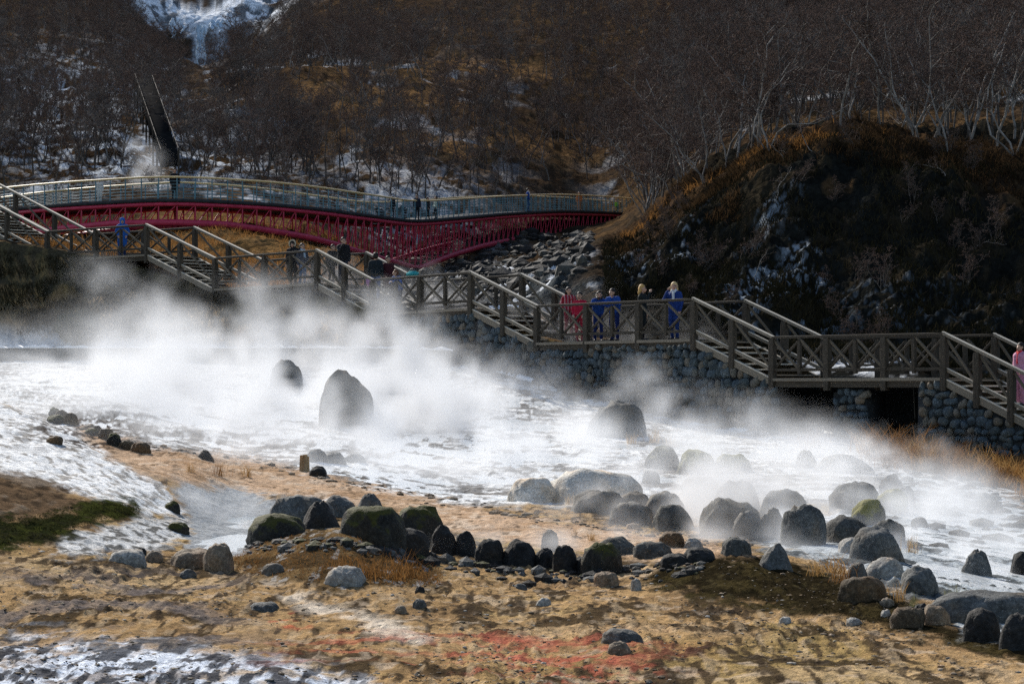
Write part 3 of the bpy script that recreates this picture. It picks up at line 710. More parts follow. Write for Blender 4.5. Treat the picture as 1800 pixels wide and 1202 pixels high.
# ------------------------------------------------------------------ stone walls under the walkway
def stone_shapes(n, mat):
    out = []
    for k in range(n):
        bm = bmesh.new()
        bmesh.ops.create_icosphere(bm, subdivisions=2, radius=0.5)
        rs = np.random.default_rng(900 + k)
        off = rs.random(3) * 50
        for v in bm.verts:
            q = v.co
            v.co = q * (1 + 0.5 * float(vnoise(q.x * 2.2 + off[0], q.y * 2.2 + q.z * 3.1 + off[1], 5)))
            v.co.x = max(-.46, min(.46, v.co.x)); v.co.z = max(-.44, min(.44, v.co.z))
        bmesh.ops.delete(bm, geom=[v for v in bm.verts if v.co.y > 0.24], context='VERTS')   # buried side
        for f in bm.faces: f.smooth = True
        me = bpy.data.meshes.new('stone'); bm.to_mesh(me); bm.free()
        me.materials.append(mat); out.append(me)
    return out
STN = stone_shapes(4, M['stone_a']) + stone_shapes(3, M['stone_b']) + stone_shapes(2, M['stone_c'])
def stone_wall(label, pts, topz, basez, sz=0.30, thick=0.9, seed=1, cap=False):
    """pts: plan polyline of the face (left to right); topz/basez functions of the length fraction"""
    rs = np.random.default_rng(seed)
    pts = [Vector((p[0], p[1], 0)) for p in pts]
    seg = [(pts[i + 1] - pts[i]).length for i in range(len(pts) - 1)]
    L = sum(seg)
    def at(s):
        s = max(0, min(L, s))
        for i, l in enumerate(seg):
            if s <= l or i == len(seg) - 1:
                return pts[i].lerp(pts[i + 1], s / l), (pts[i + 1] - pts[i]).normalized()
            s -= l
    root = empty('stone_wall', at(L / 2)[0] + Vector((0, 0, basez(.5))))
    tag(root, label, 'stone wall', 'stone retaining walls under the walkway')
    # core
    n = max(2, int(L / .5)); co = []; fc = []
    for k in range(n + 1):
        p, t = at(L * k / n); nrm = Vector((-t.y, t.x, 0))
        zt, zb = topz(k / n) - .1, basez(k / n) - .5
        for q, z_ in ((p, zb), (p, zt), (p + nrm * thick, zt), (p + nrm * thick, zb)):
            co.append((q.x, q.y, z_))
    for k in range(n):
        b = k * 4
        for j in range(4):
            fc.append((b + j, b + (j + 1) % 4, b + 4 + (j + 1) % 4, b + 4 + j))
    fc.append((3, 2, 1, 0)); fc.append((n * 4, n * 4 + 1, n * 4 + 2, n * 4 + 3))
    link('wall_core', mesh_np('wall_core', co, fc, [M['mortar']]), root, Matrix())
    # stones in rough courses
    items = []
    z0 = min(basez(k / 20) for k in range(21)) - .1
    z1 = max(topz(k / 20) for k in range(21))
    row = 0; z_ = z0
    while z_ < z1:
        hrow = sz * rs.uniform(.62, 1.15)
        s = rs.uniform(0, sz) * (1 if row % 2 else .4)
        while s < L:
            w = sz * rs.choice([.6, .8, 1.0, 1.2, 1.6]) * rs.uniform(.85, 1.15)
            fr = min(1, (s + w / 2) / L)
            if basez(fr) - .15 < z_ + hrow * .5 and z_ + hrow * .8 < topz(fr):
                p, t = at(s + w / 2)
                items.append((p, t, z_ + hrow / 2 + rs.uniform(-.05, .05), w, hrow * rs.uniform(.85, 1.25)))
            s += w * .98
        z_ += hrow * .95; row += 1
    order = sorted(range(len(items)), key=lambda i: -items[i][3] * items[i][4])
    rest_c, rest_f, base = [], [], 0
    for r_, i in enumerate(order):
        p, t, zc, w, hh = items[i]
        me = STN[rs.integers(len(STN))]
        nrm = Vector((-t.y, t.x, 0))
        m = Matrix((t * w * 1.04, nrm * sz * rs.uniform(.75, 1.15), Vector((0, 0, hh * 1.10)))).transposed().to_4x4()
        m = m @ Matrix.Rotation(rs.uniform(-.4, .4), 4, 'Y')
        m.translation = Vector((p.x, p.y, zc)) - nrm * rs.uniform(-.02, .06)
        if r_ < 300:
            link('stone', me, root, m)
        else:
            vs_ = np.empty(len(me.vertices) * 3, np.float32); me.vertices.foreach_get('co', vs_)
            vs_ = vs_.reshape(-1, 3) @ np.array(m.to_3x3()).T + np.array(m.translation)
            rest_c.append(vs_)
            fcs = np.array([list(f.vertices) for f in me.polygons]); rest_f.append(fcs + base); base += len(vs_)
    if rest_c:
        o = link('small_stones', mesh_np('small_stones', np.concatenate(rest_c), np.concatenate(rest_f), [M['stone_a']], True), root, Matrix())
        o['kind'] = 'stuff'
    return root
_wpx = np.array([n[0] for n in WN], float)
def deck(px):
    """front edge of the walkway at a screen column"""
    i = int(np.clip(np.searchsorted(_wpx, px) - 1, 0, len(WP) - 2))
    a, b = WP[i], WP[i + 1]
    u = (px - 900) / F
    t = (u * a.y - a.x) / ((b.x - a.x) - u * (b.y - a.y))
    return a.lerp(b, t)
def wall_between(label, px0, px1, seed, base_rows, out=0.25, sz=0.265, top_drop=0.14):
    n = 9
    pxs = [px0 + (px1 - px0) * k / n for k in range(n + 1)]
    dk = [deck(p) for p in pxs]
    back = WV.normalized() * out
    pts = [(d.x + back.x * .2, d.y + back.y * .2) for d in dk]
    top = lambda f: float(np.interp(f, np.linspace(0, 1, n + 1), [d.z - top_drop for d in dk]))
    br = [Zr(d.y, np.interp(p, *base_rows)) for p, d in zip(pxs, dk)]
    bas = lambda f: float(np.interp(f, np.linspace(0, 1, n + 1), br))
    return stone_wall(label, pts, top, bas, sz, seed=seed)
BR = ([560, 700, 800, 900, 1000, 1100, 1200, 1360, 1480, 1620, 1840], [600, 610, 648, 670, 700, 722, 745, 770, 775, 795, 815])
wall_between('dark stone wall below the walkway left of the wide blue wall, half lost in steam', 600, 832, 11, BR)
wall_between('blue-grey cobble wall below the stair flight left of the red jackets', 834, 1040, 12, BR)
wall_between('tall dark green cobble wall under the landing of the leaning visitors', 1042, 1218, 13, BR)
wall_between('cobble wall stepping down beneath the stair flight beside the small footbridge', 1222, 1362, 14, BR)
wall_between('narrow stone pier in the middle of the dark opening', 1456, 1512, 15, BR, out=1.2, sz=.26, top_drop=.3)
wall_between('dark cobble wall at the right edge under the last stair flight', 1612, 1835, 16, BR)

# ------------------------------------------------------------------ red arch bridge
BN = [(-160, 354, 141), (0, 331, 130), (150, 318, 125), (300, 311, 123), (450, 318, 126), (560, 329, 130), (650, 342, 135), (740, 353, 143), (820, 349, 151), (900, 344, 160), (980, 342, 169), (1060, 345, 178), (1120, 350, 186), (1190, 356, 194)]
BB = ([-160, 0, 100, 200, 300, 400, 450, 500, 550, 600, 650, 700, 735, 765, 800, 850, 900, 950, 1000, 1050, 1100, 1190],
      [440, 418, 403, 393, 391, 395, 402, 410, 419, 433, 449, 463, 473, 460, 447, 432, 422, 416, 414, 414, 412, 410])
def bridge():
    bp = np.array([b[0] for b in BN], float)
    pxs = np.linspace(-160, 1185, 900)
    rr = pchip(bp, np.array([b[1] for b in BN], float), pxs); dd = pchip(bp, np.array([b[2] for b in BN], float), pxs)
    def smooth(v, k=41):
        vp = np.pad(v, k // 2, mode='reflect', reflect_type='odd'); return np.convolve(vp, np.ones(k) / k, 'valid')
    dd = smooth(smooth(dd))
    X = (pxs - 900) * dd / F; Y = dd; ZD = (HR - rr) * dd / F - 1.2
    ZBm = (HR - smooth(np.interp(pxs, *BB), 9)) * dd / F
    al = np.concatenate([[0], np.cumsum(np.hypot(np.diff(X), np.diff(Y)))])
    n = int(al[-1] / 1.0)
    sa = np.linspace(0, al[-1], n + 1)
    g = lambda v: np.interp(sa, al, v)
    x, y, zd, zb = g(X), g(Y), g(ZD), g(ZBm)
    tx, ty = np.gradient(x), np.gradient(y); l = np.hypot(tx, ty); nx, ny = -ty / l, tx / l
    W = 3.2
    root = empty('arch_bridge', (float(x[n // 2]), float(y[n // 2]), float(zb[n // 2])))
    tag(root, 'red steel arch footbridge with blue railings and yellow handrails curving across the valley', 'bridge')
    near = [Vector((x[i], y[i], zd[i])) for i in range(n + 1)]
    far = [Vector((x[i] + nx[i] * W, y[i] + ny[i] * W, zd[i])) for i in range(n + 1)]
    up = Vector((0, 0, 1))
    # deck slab
    co, fc = [], []
    for a, b in zip(near, far):
        a2, b2 = a.lerp(b, -.04), a.lerp(b, 1.04)
        co += [a2 + up * .02, b2 + up * .02, b2 - up * .16, a2 - up * .16]
    for i in range(n):
        for j in range(4):
            fc.append((i * 4 + j, i * 4 + (j + 1) % 4, i * 4 + 4 + (j + 1) % 4, i * 4 + 4 + j))
    ib = lambda o: o
    link('deck', mesh_np('deck', co, fc, [M['deck_dark']]), root, Matrix())
    # snow lying on the deck in patches
    for side, line in ((0, near), (1, far)):
        zbv = [Vector((p.x, p.y, zb[i])) for i, p in enumerate(line)]
        top = [p - up * .28 for p in line]
        link('top_chord', tube_mesh('top_chord', top, 0.12, M['red'], 6), root, Matrix())
        link('arch_rib', tube_mesh('arch_rib', zbv, 0.19, M['red'], 8), root, Matrix())
        for i in range(n + 1):
            rod('truss_post', top[i], zbv[i], 0.085, M['red'], root, 6)
            if i < n:
                rod('diagonal_brace', zbv[i], top[i + 1], 0.06, M['red'], root, 6)
            rod('railing_post', line[i], line[i] + up * 1.16, 0.06, M['blue_metal'], root, 6)
        for k in range(6):
            link('guard_rail', tube_mesh('guard_rail', [p + up * (.12 + .17 * k) for p in line], 0.014, M['blue_metal'], 5), root, Matrix())
        link('handrail', tube_mesh('handrail', [p + up * 1.19 for p in line], 0.055, M['yellow'], 8), root, Matrix())
    # lower cross ties between the two arches
    for i in range(0, n + 1, 2):
        a = Vector((near[i].x, near[i].y, zb[i])); b = Vector((far[i].x, far[i].y, zb[i]))
        rod('cross_tie', a, b, 0.07, M['red'], root, 6)
    # foot of the arches
    i = int(np.argmin(zb[n // 4:])) + n // 4
    c = Vector((near[i].x + far[i].x, near[i].y + far[i].y, 0)) / 2
    zgr = zxy(c.x, c.y)
    beam('footing', Vector((c.x, c.y, zgr - 2.5)), Vector((c.x, c.y, float(zb[i]) - .12)), 2.0, 4.2, M['concrete'], root, up=Vector((nx[i], ny[i], 0)))
    # deck point lookup by column
    def on_deck(px, t=.35):
        k = int(np.argmin(np.abs(900 + np.array([p.x * F / p.y for p in near]) - px)))
        p = near[k].lerp(far[k], t)
        q = P(px, 0, p.y)
        return Vector((q.x, p.y, near[k].z + .02))
    return on_deck
ON_DECK = bridge()

#--PART2--

# ------------------------------------------------------------------ boulders
def boulder_mesh(name, seed, mat, flat=0.0, sub=3, peak=0.0):
    bm = bmesh.new()
    bmesh.ops.create_icosphere(bm, subdivisions=sub, radius=1.0)
    rs = np.random.default_rng(seed)
    co = np.array([v.co[:] for v in bm.verts])
    o = rs.random(6) * 90
    # a superellipsoid, a few worn-down cutting planes, then lumps
    pw = rs.uniform(2.15, 2.9)
    co = co / (np.sum(np.abs(co) ** pw, 1) ** (1 / pw))[:, None]
    az_ = rs.uniform(0, 6.28); ca, sa = math.cos(az_), math.sin(az_)
    co[:, :2] = np.stack([co[:, 0] * ca - co[:, 1] * sa, co[:, 0] * sa + co[:, 1] * ca], 1)
    for _ in range(3):
        nrm = rs.normal(size=3); nrm[2] = nrm[2] * .35; nrm /= np.linalg.norm(nrm)
        h = rs.uniform(.8, 1.05)
        dpt = co @ nrm
        co -= np.where(dpt > h, (dpt - h) * .7, 0)[:, None] * nrm
    nz = fbm(co[:, 0] * .9 + o[0], co[:, 1] * .9 + co[:, 2] * .6 + o[1], 2, 3) * .15
    nz += fbm(co[:, 0] * 3.3 + o[2] + co[:, 2] * 1.7, co[:, 1] * 3.3 + co[:, 2] * 2.3 + o[3], 3, 9) * .11
    nz += fbm(co[:, 0] * 9 + o[4] + co[:, 2] * 5, co[:, 1] * 9 + co[:, 2] * 6 + o[5], 4, 9) * .045
    nz -= .045 * sstep(.82, .97, ridged(co[:, 0] * 1.6 + co[:, 2] * .7 + o[1], co[:, 1] * 1.6 + co[:, 2] * 1.3 + o[4], 2, 29))
    co *= (1 + nz)[:, None]
    if peak: co[:, 0] *= 1 - peak * np.clip(co[:, 2], 0, 1); co[:, 1] *= 1 - peak * np.clip(co[:, 2], 0, 1)
    lowv = co[:, 2] < .55
    co[:, 0] -= (np.percentile(co[lowv, 0], 3) + np.percentile(co[lowv, 0], 97)) / 2
    ext = np.percentile(np.abs(co[lowv, 0]), 95), np.percentile(np.abs(co[lowv, 1]), 95), np.percentile(co[:, 2], 99.3)
    co = co / np.array([ext[0], ext[1], ext[2]])
    co[:, 2] = np.maximum(co[:, 2], -0.45)
    for v, c in zip(bm.verts, co): v.co = c
    for f in bm.faces: f.smooth = True
    me = bpy.data.meshes.new(name); bm.to_mesh(me); bm.free()
    me.materials.append(mat)
    return me
def boulder(x0, x1, y0, y1, mat, label, group=None, seed=None, name='boulder', deep=1.0, peak=0.0, rz=None, base=None, sub=4, tilt=0.0):
    """a boulder that spans the columns x0..x1 and the rows y0 (top) to y1 (foot) of the picture"""
    cx = (x0 + x1) / 2
    p, d = hit(cx, base or y1)
    w = (x1 - x0) * d / F / 2 * 1.06; h = (y1 - y0) * d / F * .93
    seed = seed or int(cx * 13 + y1)
    rs = random.Random(seed)
    o = link(name, boulder_mesh(name, seed, M[mat], sub=sub, peak=peak))
    zf = p.z - .12 * h
    o.location = (p.x, d + w * deep * .8, zf)
    o.scale = (w, w * deep, h * 1.12)
    o.rotation_euler = (0, tilt, 0)
    tag(o, label, 'boulder' if name == 'boulder' else 'stone', group)
    return o
GD, GS, GP = 'dark boulders in a row along the foreground', 'boulders standing in the steaming stream', 'boulders in the misty pond'
B = boulder
B(434, 530, 902, 948, 'rock_mossy', 'low dark mossy boulder at the left end of the dark row', GD)
B(527, 594, 879, 928, 'rock_dark', 'pointed black boulder between the low mossy one and the large mossy one', GD, peak=.5)
B(596, 707, 887, 952, 'rock_mossy', 'large olive mossy boulder with pale lichen, widest of the dark row', GD)
B(692, 777, 886, 960, 'rock_mossy', 'tall rounded boulder with green moss cap, highest of the dark row', GD)
B(672, 750, 928, 972, 'rock_dark', 'black boulder lying in front of the tall moss-capped one', GD)
B(757, 800, 920, 974, 'rock_dark', 'narrow dark boulder just right of the tall moss-capped one', GD)
B(798, 836, 931, 978, 'rock_dark', 'upright squarish black boulder, third right of the moss-capped one', GD)
B(836, 885, 946, 990, 'rock_dark', 'dark rounded boulder between the upright squarish one and the broad dome-shaped one', GD)
B(884, 941, 946, 994, 'rock_dark', 'broad dome-shaped black boulder in the middle of the dark row', GD)
B(940, 975, 962, 999, 'rock_dark', 'small round black boulder right of the broad dome-shaped one', GD)
B(973, 1014, 957, 1005, 'rock_dark', 'egg-shaped black boulder left of the lichen-spotted end boulder', GD)
B(1010, 1040, 976, 1006, 'rock_dark', 'small dark stone squeezed between the egg-shaped boulder and the lichen-spotted one', GD)
B(1024, 1094, 953, 1010, 'rock_mossy', 'lichen-spotted brown boulder at the right end of the dark row', GD)
B(952, 981, 929, 968, 'rock_dark', 'lone upright dark stone in the wisp of steam behind the row', GD)
B(476, 582, 870, 918, 'rock_grey', 'big blue-grey boulder behind the pointed black one', GD, deep=.7)
B(568, 622, 869, 908, 'rock_grey', 'smooth grey boulder behind the large olive mossy one', GD)
B(629, 669, 866, 893, 'rock_grey', 'small pale grey cone-shaped stone behind the large mossy boulder', GD, peak=.4)
B(1050, 1116, 943, 974, 'rock_steam', 'flat dark stone in shallow water behind the lichen-spotted boulder', GD)
B(1117, 1181, 952, 980, 'rock_steam', 'flat layered dark stone in shallow water left of the dark mound', GD)
B(1160, 1204, 934, 962, 'rock_brown', 'rounded brown stone standing at the edge of the bright channel', GS)
B(1164, 1216, 972, 994, 'rock_dark', 'low black stone on the top edge of the dark mound', GD)
B(1204, 1258, 962, 988, 'rock_dark', 'low dark stone at the crest of the dark mound', GD)
B(1271, 1320, 943, 976, 'rock_steam', 'square grey boulder alone behind the dark mound', GS)
B(1204, 1236, 945, 965, 'rock_pale', 'small pale stone in the shallow channel', GS)
B(1336, 1394, 955, 1000, 'rock_grey', 'pyramid-shaped grey boulder behind the dark mound', GS, peak=.45)
# cluster in the steam
B(1009, 1096, 860, 902, 'rock_steam', 'broad brown-grey boulder at the left end of the steam cluster', GS)
B(1081, 1143, 863, 895, 'rock_steam', 'rounded boulder touching the right side of the broad brown-grey one', GS)
B(1074, 1146, 881, 922, 'rock_grey', 'pale misty boulder in front of the broad brown-grey pair', GS)
B(1139, 1204, 862, 908, 'rock_grey', 'faint whitish boulder half hidden by steam', GS)
B(1152, 1218, 885, 932, 'rock_steam', 'dark rounded boulder in front of the faint whitish one', GS)
B(1237, 1342, 874, 944, 'rock_steam', 'largest dome boulder of the steam cluster with warm brown side', GS)
B(1288, 1346, 896, 948, 'rock_grey', 'grey boulder leaning on the right side of the largest dome', GS)
B(1263, 1337, 842, 896, 'rock_steam', 'humped boulder behind the largest dome', GS)
B(1201, 1264, 836, 872, 'rock_steam', 'low ragged boulder in thick steam left of the humped one', GS)
B(1130, 1160, 826, 850, 'rock_grey', 'tiny faint boulder far back in thick steam', GS)
B(1340, 1421, 858, 910, 'rock_grey', 'flat-topped pale grey boulder behind the dark block', GS)
B(1339, 1381, 891, 948, 'rock_grey', 'narrow upright boulder under the flat-topped pale one', GS)
B(1379, 1453, 883, 958, 'rock_grey', 'big square dark grey block in the centre of the cluster', GS)
B(1449, 1532, 904, 954, 'rock_steam', 'dark oval boulder right of the big square block', GS)
B(1465, 1546, 845, 896, 'rock_steam', 'large round-shouldered boulder at the back right of the cluster', GS)
B(1502, 1557, 875, 922, 'rock_moss_bright', 'round boulder with a yellow moss streak on its right edge', GS)
B(1548, 1588, 832, 868, 'rock_dark', 'small black block perched highest at the back right', GS)
B(1540, 1598, 858, 902, 'rock_moss_bright', 'boulder with bright yellow-green moss under the black block', GS)
B(1582, 1610, 852, 892, 'rock_grey', 'slim pale grey stone behind the mossy boulder', GS)
B(1506, 1592, 924, 984, 'rock_grey', 'broad grey boulder at the front right of the cluster', GS)
B(1544, 1594, 912, 960, 'rock_steam', 'brown-edged boulder behind the broad grey front one', GS)
B(1478, 1532, 944, 972, 'rock_pale', 'pale snow-dusted stone at the foot of the broad grey front boulder', GS)
B(1526, 1592, 979, 1018, 'rock_pale', 'rounded pale grey stone behind the orange grass', GS)
B(1590, 1652, 996, 1044, 'rock_grey', 'blue-grey hump boulder right of the orange grass', GS)
B(1494, 1526, 988, 1022, 'rock_grey', 'grey stone partly hidden by the orange grass', GS)
B(1644, 1850, 1040, 1092, 'rock_grey', 'long grey slab lying in the stream at the right edge', GS, deep=.5)
B(1695, 1746, 964, 1014, 'rock_grey', 'faint triangular stone midstream in thin steam', GS, peak=.3)
B(1782, 1830, 968, 1012, 'rock_dark', 'black boulder cut by the right edge, midstream', GS)
B(1605, 1632, 908, 926, 'rock_steam', 'small dark stone in the rapids right of the cluster', GS)
B(1482, 1562, 1013, 1056, 'rock_brown', 'dark brown smooth boulder on the slope of the dark mound', GD)
B(1698, 1762, 1068, 1128, 'rock_dark', 'black mossy boulder on the bank near the right edge', GD)
B(1766, 1840, 1078, 1142, 'rock_dark', 'black boulder cut by the right edge on the bank', GD)
B(1570, 1627, 1068, 1103, 'rock_brown', 'rust-brown stone at the right end of the dark mound', GD)
B(1628, 1672, 1062, 1098, 'rock_tan', 'tan stone beside the reeds at the stream bank', GD)
B(1608, 1642, 1060, 1088, 'rock_dark', 'small black stone between the rust-brown and tan ones', GD)
# pond
B(562, 652, 645, 752, 'rock_steam', 'tall egg-shaped grey boulder standing alone in the misty pond', GP, sub=4, deep=.9)
B(474, 527, 628, 692, 'rock_grey', 'ghostly boulder left of the tall egg-shaped one, nearly lost in steam', GP)
B(1040, 1134, 700, 770, 'rock_grey', 'wedge-shaped boulder with a sloping top below the blue stone wall', GP, seed=21)
B(1137, 1196, 781, 824, 'rock_mossy', 'dark mossy mound-like boulder at the pond edge', GP)
B(1196, 1259, 788, 832, 'rock_moss_bright', 'boulder with a yellow-green mossy crown', GP)
B(1260, 1322, 796, 834, 'rock_moss_bright', 'faint mossy boulder right of the yellow-crowned one', GP)
B(1440, 1535, 798, 832, 'rock_grey', 'long low grey boulder below the small footbridge', GP)
B(1402, 1436, 790, 822, 'rock_mossy', 'dark bushy-looking stone below the small footbridge', GP)
B(538, 572, 788, 812, 'rock_grey', 'small round grey stone, leftmost of three near the wooden stump', GP)
B(568, 606, 794, 815, 'rock_grey', 'flat grey stone, middle of three near the wooden stump', GP)
B(605, 640, 797, 814, 'rock_grey', 'tiny grey stone, rightmost of three near the wooden stump', GP)
B(543, 572, 818, 838, 'rock_dark', 'small dark stone right beside the wooden stump', GP)
B(344, 373, 790, 808, 'rock_dark', 'small dark pyramid stone on the tan sand bar', GP, peak=.4)
B(960, 1120, 822, 884, 'sinter', 'wide pale sinter dome with water running over its lip', GP, deep=.8, seed=77)
B(896, 975, 838, 882, 'sinter', 'smaller tan sinter dome left of the wide pale one', GP, deep=.8)
# left slope
B(80, 106, 765, 780, 'rock_brown', 'single dark rock on the white crusted slope', 'stones on the left slope', name='boulder')
for k, (a, b_, c, d_) in enumerate(((84, 104, 716, 732), (96, 118, 719, 735), (110, 134, 724, 746), (80, 112, 728, 744), (160, 178, 747, 762), (172, 196, 752, 772), (186, 212, 760, 784), (204, 236, 772, 790), (228, 262, 776, 796), (148, 172, 752, 764))):
    B(a, b_, c, d_, 'rock_brown' if k % 3 else 'rock_mossy', 'dark brown lump in the clump line along the upper sand bar', 'dark lumps along the upper sand bar', name='stone')
B(288, 314, 879, 897, 'rock_mossy', 'mossy clump at the tip of the white slope above the pool', 'stones on the left slope')
B(290, 328, 917, 934, 'rock_mossy', 'flat mossy stone on the edge of the blue pool', 'stones on the left slope')
# foreground stones
GF = 'stones scattered on the ochre foreground'
for a, b_, c, d_, m_, lab in (
    (296, 380, 964, 998, 'rock_tan', 'long light brown stone at the near edge of the blue pool'),
    (357, 406, 954, 1002, 'rock_tan', 'tall tan stone right of the long light brown one'),
    (254, 283, 967, 988, 'rock_tan', 'small rusty stone left of the long light brown one'),
    (190, 252, 966, 988, 'rock_pale', 'pale flat stone on the near side of the white crust'),
    (238, 256, 962, 976, 'rock_dark', 'small black stone behind the pale flat one'),
    (572, 636, 995, 1028, 'rock_pale', 'slanted pale grey stone at the foot of the brown grassy mound'),
    (460, 498, 990, 1008, 'rock_grey', 'grey stone on the left foot of the brown grassy mound'),
    (1046, 1087, 1004, 1030, 'rock_tan', 'angular tan stone with dark right side on the ochre ground'),
    (1110, 1127, 1016, 1038, 'rock_pale', 'small white pointed stone right of the angular tan one'),
    (1062, 1128, 1106, 1130, 'rock_grey', 'flat blue-grey stone near the bottom right of centre'),
    (1070, 1108, 1128, 1152, 'rock_tan', 'tan lump with a dark face below the flat blue-grey stone'),
    (726, 748, 1053, 1070, 'rock_grey', 'small grey stone beside the cream wash'),
    (694, 714, 1064, 1078, 'rock_tan', 'small tan stone beside the cream wash'),
    (730, 746, 1030, 1041, 'rock_dark', 'tiny dark stone below the brown grassy mound'),
    (944, 968, 1050, 1065, 'rock_pale', 'pale cracked stone in the middle of the ochre ground'),
    (434, 486, 1060, 1075, 'rock_grey', 'flat grey stone sunk into the ochre ground left of the cream wash'),
    (314, 342, 1000, 1015, 'rock_grey', 'small grey pointed stone on ochre ground near the pool'),
    (904, 926, 1026, 1036, 'rock_grey', 'small flat grey stone on the ochre ground'),
    (1371, 1392, 1084, 1096, 'rock_pale', 'small pale stone at the lower edge of the dark mound'),
    (1490, 1516, 1085, 1098, 'rock_pale', 'white-faced stone at the lower right edge of the dark mound'),
    (1548, 1572, 1050, 1068, 'rock_tan', 'pale tan stone right of the dark brown boulder'),
    (1550, 1566, 1072, 1084, 'rock_pale', 'small pale stone below the dark brown boulder'),
    (1612, 1626, 1082, 1094, 'rock_pale', 'tiny pale stone by the rust-brown one')):
    B(a, b_, c, d_, m_, lab, GF, name='stone')

def scatter_stones(n, region, sz, mats, name, seed, label=None, kind='stuff', flat=(.3, .7)):
    """uncountable small stones joined into one object"""
    rs = np.random.default_rng(seed)
    shapes = [boulder_mesh('pebble', 500 + k, M['rock_dark'], sub=1) for k in range(6)]
    arr = []
    for me in shapes:
        v = np.empty(len(me.vertices) * 3, np.float32); me.vertices.foreach_get('co', v)
        arr.append((v.reshape(-1, 3), np.array([list(f.vertices) for f in me.polygons])))
    V, Fc, Mi, base = [], [], [], 0
    tries = 0
    while n > 0 and tries < 60000:
        tries += 1
        px, d = region(rs)
        if px is None: continue
        z = zg(px, d)
        s_ = sz[0] * (sz[1] / sz[0]) ** (rs.random() ** 2.2)
        v, f = arr[rs.integers(6)]
        a = rs.random() * 6.28; c, s2 = math.cos(a), math.sin(a)
        q = v * np.array([s_ * rs.uniform(.7, 1.3), s_ * rs.uniform(.7, 1.3), s_ * rs.uniform(*flat)])
        q = np.stack([q[:, 0] * c - q[:, 1] * s2, q[:, 0] * s2 + q[:, 1] * c, q[:, 2]], 1) + np.array([(px - 900) * d / F, d, z])
        V.append(q); Fc.append(f + base); Mi.append(np.full(len(f), rs.integers(len(mats)))); base += len(q); n -= 1
    me = mesh_np(name, np.concatenate(V), np.concatenate(Fc), [M[m_] for m_ in mats], True, np.concatenate(Mi))
    me.polygons.foreach_set('use_smooth', np.zeros(len(me.polygons), bool))
    o = link(name, me); tag(o, label, kind=kind)
    return o
def fg_region(rs):
    d = rs.uniform(14.5, 27) ; px = rs.uniform(-60, 1860)
    x = (px - 900) * d / F
    if fbm(x * .9, d * .8, 3, 201) < -.02 and rs.random() < .85: return None, None
    return px, d
scatter_stones(1500, fg_region, (.006, .032), ['rock_brown', 'rock_tan', 'rock_brown', 'rock_grey', 'rock_brown', 'rock_pale'], 'gravel', 31)
scatter_stones(5200, lambda rs: (lambda p_, d_: (p_, d_) if fbm((p_ - 900) * d_ / F * .7, d_ * .3, 3, 411) > rs.uniform(-.3, .2) else (None, None))(rs.uniform(-60, 1860), 14.4 + 11 * rs.random() ** 1.2), (.005, .022), ['litter', 'litter', 'rock_brown', 'litter_pale'], 'plant_litter', 36)
def rapids_region(rs):
    px = rs.uniform(1560, 1840); row = rs.uniform(820, 960)
    if rs.random() < .6: row = 838 + (px - 1600) * .36 + rs.normal() * 18; 
    p, d = hit(px, row)
    return px, d
scatter_stones(170, rapids_region, (.06, .24), ['rock_dark', 'rock_grey', 'rock_dark'], 'rubble', 32)
def creek_region(rs):
    px = rs.uniform(660, 1040); d = rs.uniform(84, 165)
    return px, d
scatter_stones(1700, creek_region, (.12, .55), ['rock_dark', 'rock_dark', 'rock_dark', 'rock_dark', 'rock_steam'], 'creek_rubble', 33, flat=(.6, 1.1))
def edge_region(rs):
    px = rs.uniform(140, 1320); row = np.interp(px, [140, 300, 420, 600, 800, 960, 1320], [752, 792, 802, 846, 884, 914, 960]) + rs.normal() * 5
    p, d = hit(px, row)
    return px, d
scatter_stones(260, edge_region, (.02, .12), ['rock_brown', 'rock_tan', 'rock_tan'], 'pebbles', 34)
def fgwall_region(rs):
    px = rs.uniform(430, 1240); row = np.interp(px, [430, 600, 800, 1000, 1240], [955, 950, 985, 1008, 985]) + abs(rs.normal()) * 10
    p, d = hit(px, row)
    return px, d
scatter_stones(260, fgwall_region, (.03, .12), ['rock_dark', 'rock_dark', 'rock_mossy', 'rock_grey'], 'stone_debris', 35, flat=(.5, .95))

# ------------------------------------------------------------------ grass
def blades(base, h, w, lean, rs, seg=2):
    """curved blades from base points (n,3); returns coords and faces"""
    n = len(base)
    a = rs.random(n) * 6.283
    dx, dy = np.cos(a), np.sin(a)
    hh = h * rs.uniform(.5, 1.15, n); le = lean * rs.uniform(.2, 1.2, n) * hh
    b = rs.random(n) * 6.283
    wx, wy = np.cos(b) * w / 2, np.sin(b) * w / 2
    V = []
    for t, k in ((0, 1.0), (.55, .75), (1, 0.12)):
        cx = base[:, 0] + dx * le * t * t; cyy = base[:, 1] + dy * le * t * t; cz = base[:, 2] + hh * t * (1 - .12 * t)
        V.append(np.stack([cx - wx * k, cyy - wy * k, cz], 1)); V.append(np.stack([cx + wx * k, cyy + wy * k, cz], 1))
    co = np.stack(V, 1).reshape(-1, 3)
    i = np.arange(n)[:, None] * 6
    f = np.concatenate([i + np.array([[0, 1, 3, 2]]), i + np.array([[2, 3, 5, 4]])])
    return co, f
def tuft_meshes(mat, n=46, h=.5, spread=.16, w=.012, lean=.55, count=4, seed=3, name='blades'):
    out = []
    for k in range(count):
        rs = np.random.default_rng(seed + k)
        b = np.zeros((n, 3)); b[:, :2] = rs.normal(size=(n, 2)) * spread * .5; b[:, 2] = -.03
        co, f = blades(b, h, w, lean, rs)
        out.append(mesh_np(name, co, f, [M[mat]]))
    return out
